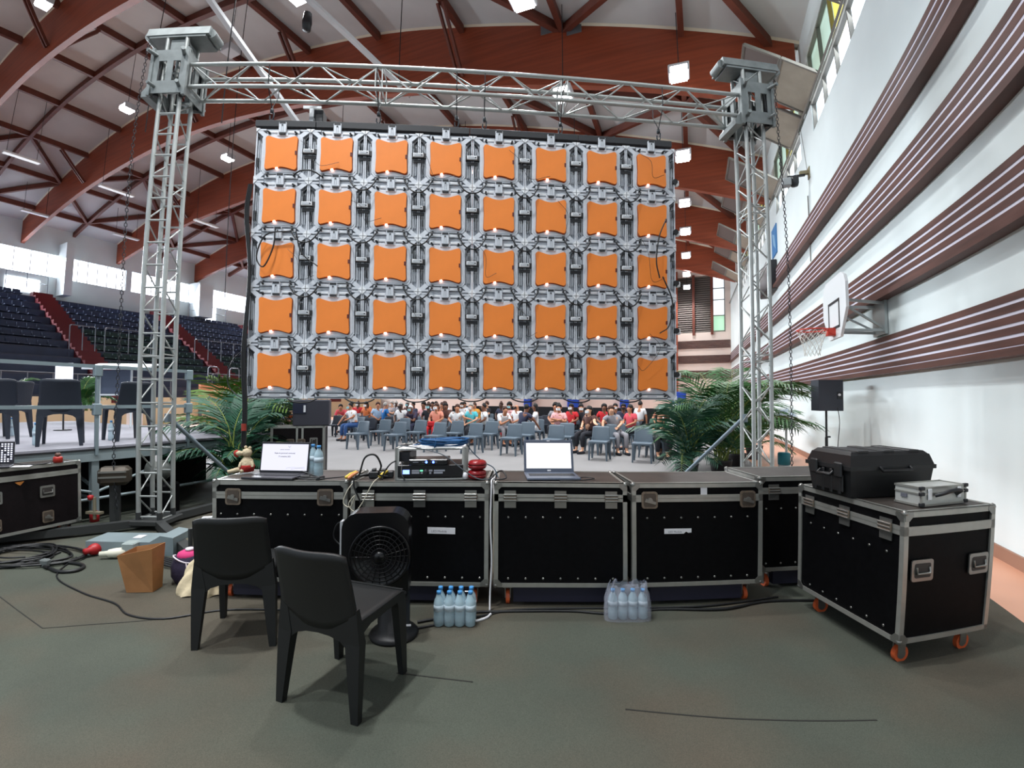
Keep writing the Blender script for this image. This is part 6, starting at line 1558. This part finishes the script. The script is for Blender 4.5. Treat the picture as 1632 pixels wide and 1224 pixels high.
root = thing('cable_tangle', 'tangle of black cables on the carpet below the left flight case', 'cable tangle', (-4.55, 3.75, FZ))
for k in range(11):
    a0 = rnd.uniform(0, 6.28); pts = []
    sx_, sy_ = rnd.uniform(.2, .75), rnd.uniform(.12, .38)
    for i in range(9):
        a = a0 + i * .8; pts.append((sx_ * math.cos(a) + rnd.uniform(-.08, .08), sy_ * math.sin(a) + .5 * sx_ * math.cos(a) * .3, .012 + .012 * (k % 3)))
    q = MB(); q.tube(curve_pts(pts, 5), .011 if k % 2 else .008, 6); q.build('cable', m_cable, root)
cord('cable_loop', [(-3.98, 3.58, .02), (-3.8, 3.52, .02), (-3.68, 3.58, .02), (-3.72, 3.7, .02), (-3.9, 3.74, .02), (-4.04, 3.68, .02), (-4.04, 3.6, .02), (-3.95, 3.56, .03)], .016, m_cable, 'thick black cable loop on the carpet at the left')
q = MB(); q.box(-.04, .04, -.03, .03, 0, .07, ch=.01); o = q.build('grey_plug', mat('grey plug', (100, 106, 106), .6), loc=(-4.05, 3.62, FZ)); tag(o, 'grey plug beside the thick cable loop', 'plug')
root = thing('cable_tangle', 'loops of black cable under the outrigger right of the left tower', 'cable tangle', (-2.95, 4.0, FZ))
for k in range(5):
    q = MB(); q.tube(curve_pts([(-.45 + .03 * k, .12, .015), (-.2, .02 - .035 * k, .015 + .005 * k), (.15, -.06 - .04 * k, .015), (.55, -.04 - .05 * k, .015), (.7, .06, .015)], 5), .011, 6); q.build('cable', m_cable, root)
q = MB(); q.lathe([(.0, 0), (.04, 0), (.04, .05), (.03, .05)], 14, M=R(1.2, 'X')); q.build('round_connector', m_castl, root, loc=(-.36, .1, .04))

# power distribution box with red and white plugs
m_gbox = mat('grey blue sheet metal', (124, 138, 142), 0.45)
pb = thing('power_box', 'grey blue power distribution box with red and white sockets on the carpet', 'power box', (-3.60, 4.22, FZ), math.radians(8))
q = MB(); q.prism([(-.42, 0), (.42, 0), (.42, .17), (.3, .19), (.2, .13), (-.42, .13)], -.16, .16); q.build('body', m_gbox, pb)
q = MB(); q.box(-.02, .1, -.24, -.12, .02, .14, ch=.01); q.build('socket_box', mat('pale grey box', (150, 162, 160), .5), pb)
q = MB(); q.box(-.03, .05, -.05, .05, .132, .14); q.build('paper_label', m_wht, pb)
m_redpl = mat('red industrial plug', (168, 30, 34), 0.45)
for x, y, z, m_, a, l, r_ in ((-.36, -.26, .06, m_redpl, 1.2, .16, .055), (-.2, -.28, .05, mat('white industrial plug', (224, 222, 204), .45), .35, .22, .045), (.06, -.26, .03, m_redpl, .1, .14, .03)):
    q = MB(); q.lathe([(r_ * .5, 0), (r_ * .55, l * .3), (r_ * .8, l * .35), (r_, l * .6), (r_, l), (r_ * .8, l)], 16, M=T(x, y, z) @ R(a) @ R(math.pi / 2, 'Y')); q.build('plug', m_, pb)
q = MB(); q.tube(curve_pts([(.1, -.2, .06), (.17, -.2, .04), (.22, -.14, .08), (.28, -.1, .03)], 5), .02, 8); q.build('ribbed_cord', mat('ribbed cord', (150, 140, 130), 0.6), pb)
# paper bag, backpack, tote
m_kraft = mat('brown kraft paper', (176, 124, 78), 0.8, var=0.12, scale=6, bump=.3)
pbag = thing('paper_bag', 'open brown paper bag standing on the carpet', 'paper bag', (-2.82, 3.36, FZ), math.radians(10))
q = MB()
z0 = [(-.115, -.06), (.08, -.05), (.09, .07), (-.11, .07)]; z1 = [(-.185, -.08), (.13, -.1), (.16, .1), (-.13, .12)]
q.add([(x, y, 0) for x, y in z0] + [(-.165, -.08, .29), (.0, -.11, .33), (.1, -.08, .345), (.11, .09, .345), (-.12, .1, .31)], [(0, 1, 2, 3), (0, 1, 6, 5, 4), (1, 2, 7, 6), (2, 3, 8, 7), (3, 0, 4, 8)], False)
o = q.build('bag', m_kraft, pbag, fix=False); md = o.modifiers.new('thick', 'SOLIDIFY'); md.thickness = .003
bp = thing('backpack', 'dark purple backpack with pink top pocket and white trim on the carpet', 'backpack', (-2.60, 3.60, FZ), math.radians(-5))
q = MB(); q.lathe([(.001, 0), (.12, .0), (.15, .06), (.15, .14), (.12, .21), (.07, .25), (.001, .26)], 22); q.build('body', mat('dark purple fabric', (34, 26, 52), .85, bump=.4, scale=20), bp)
q = MB(); q.lathe([(.1, 0), (.085, .04), (.05, .055), (.001, .06)], 16, M=T(.0, -.02, .2)); q.build('top_pocket', mat('pink fabric', (196, 50, 112), .8), bp)
q = MB(); n = 20; m_trm = mat('white piping', (224, 214, 224), .7)
q.tube([(.12 * math.cos(2 * math.pi * i / n), -.02 + .11 * math.sin(2 * math.pi * i / n), .2 + .02 * math.sin(4 * math.pi * i / n)) for i in range(n)], .006, 5, closed=True)
q.build('piping', m_trm, bp); q = MB(); q.lathe([(.001, 0), (.035, .005), (.03, .02), (.001, .024)], 12, M=T(.01, -.03, .255)); q.build('white_patch', m_trm, bp)
q = MB(); q.tube([(.06, -.13, .19), (.08, -.14, .12)], .005, 5); q.build('zip_pull', m_trm, bp)
tb = thing('tote_bag', 'crumpled cream cloth bag leaning behind the left moulded chair', 'tote bag', (-2.36, 3.40, FZ), math.radians(5))
rnd = random.Random(9)
q = MB()
def tote(u, v):
    a = 2 * math.pi * u; r_ = (.17 - .09 * v ** 1.3) * (1 + .12 * math.sin(5 * a + 6 * v) + .08 * math.sin(9 * a - 4 * v))
    return (r_ * 1.15 * math.cos(a) + .05 * v, r_ * .75 * math.sin(a), .27 * v + .012 * math.sin(6 * a + 9 * v))
q.grid(tote, 48, 16); q.add([tote(i / 24, 1) for i in range(24)], [tuple(range(24))], True); q.build('bag', mat('cream canvas', (208, 192, 160), .9, bump=.3, scale=25), tb, fix=False)
q = MB(); q.tube(curve_pts([(.0, .06, .26), (-.03, .12, .33), (.08, .14, .36), (.1, .06, .27)], 6), .008, 5); q.build('strap', m_dark, tb)
# winch and clutter on the tower base
wn = thing('winch_motor', 'dark winch housing mounted at the left tower base', 'winch', (-4.62, 5.05, 0), .5)
q = MB(); q.box(-.16, .16, -.1, .12, .47, .68, ch=.04); q.build('housing', mat('scratched bronze casing', (70, 62, 52), .45, metal=.3), wn)
q = MB(); q.box(-.14, .14, -.115, -.1, .62, .64); q.box(-.14, .14, -.115, -.1, .56, .58); q.build('front_bar', m_ball, wn)
q = MB(); q.box(-.05, .05, -.03, .05, 0, .47); q.build('bracket', mat('dark steel', (58, 60, 60)), wn)
jk = thing('levelling_jack', 'rusty levelling jack with red knob on the left outrigger', 'jack', (-4.52, 4.66, .162), 0)
q = MB(); q.cyl((0, 0, 0), (0, 0, .24), .018, 10); q.box(-.09, .09, -.03, .03, .06, .085); q.build('screw', mat('worn steel', (140, 132, 112), .5, metal=.4), jk)
q = MB(); q.lathe([(.001, -.03), (.03, -.02), (.03, .02), (.001, .03)], 12, M=T(-.03, -.02, .24)); q.build('knob', m_redpl, jk)
q = MB(); q.lathe([(.001, -.01), (.05, 0), (.055, .09), (.03, .13), (.001, .14)], 14); o = q.build('red_float', m_redpl, loc=(-4.82, 4.86, .0)); o.location = (-4.95, 5.1, .01); tag(o, 'small red rounded plug beside the left flight case', 'plug')
q = MB(); q.grid(lambda u, v: (.22 * (u - .5) * 2, .14 * (v - .5) * 2, .1 * math.sin(math.pi * u) * math.sin(math.pi * v) + .01 * math.sin(13 * u + 5 * v)), 14, 10); o = q.build('grey_cloth', mat('olive grey cloth', (104, 100, 84), .9), loc=(-3.15, 4.35, FZ), fix=False); tag(o, 'crumpled olive grey cloth behind the cable loops', 'cloth')
cs = thing('loose_castor', 'loose dark caster wheel on the floor behind the left outrigger', 'caster', (-3.35, 4.9, FZ), .4)
q = MB(); q.cyl((-.02, 0, .07), (.02, 0, .07), .07, 18); q.build('wheel', m_dark, cs); q = MB(); q.box(-.04, -.03, -.02, .02, .05, .16); q.box(.03, .04, -.02, .02, .05, .16); q.box(-.05, .05, -.04, .04, .155, .17); q.build('fork', m_castl, cs)
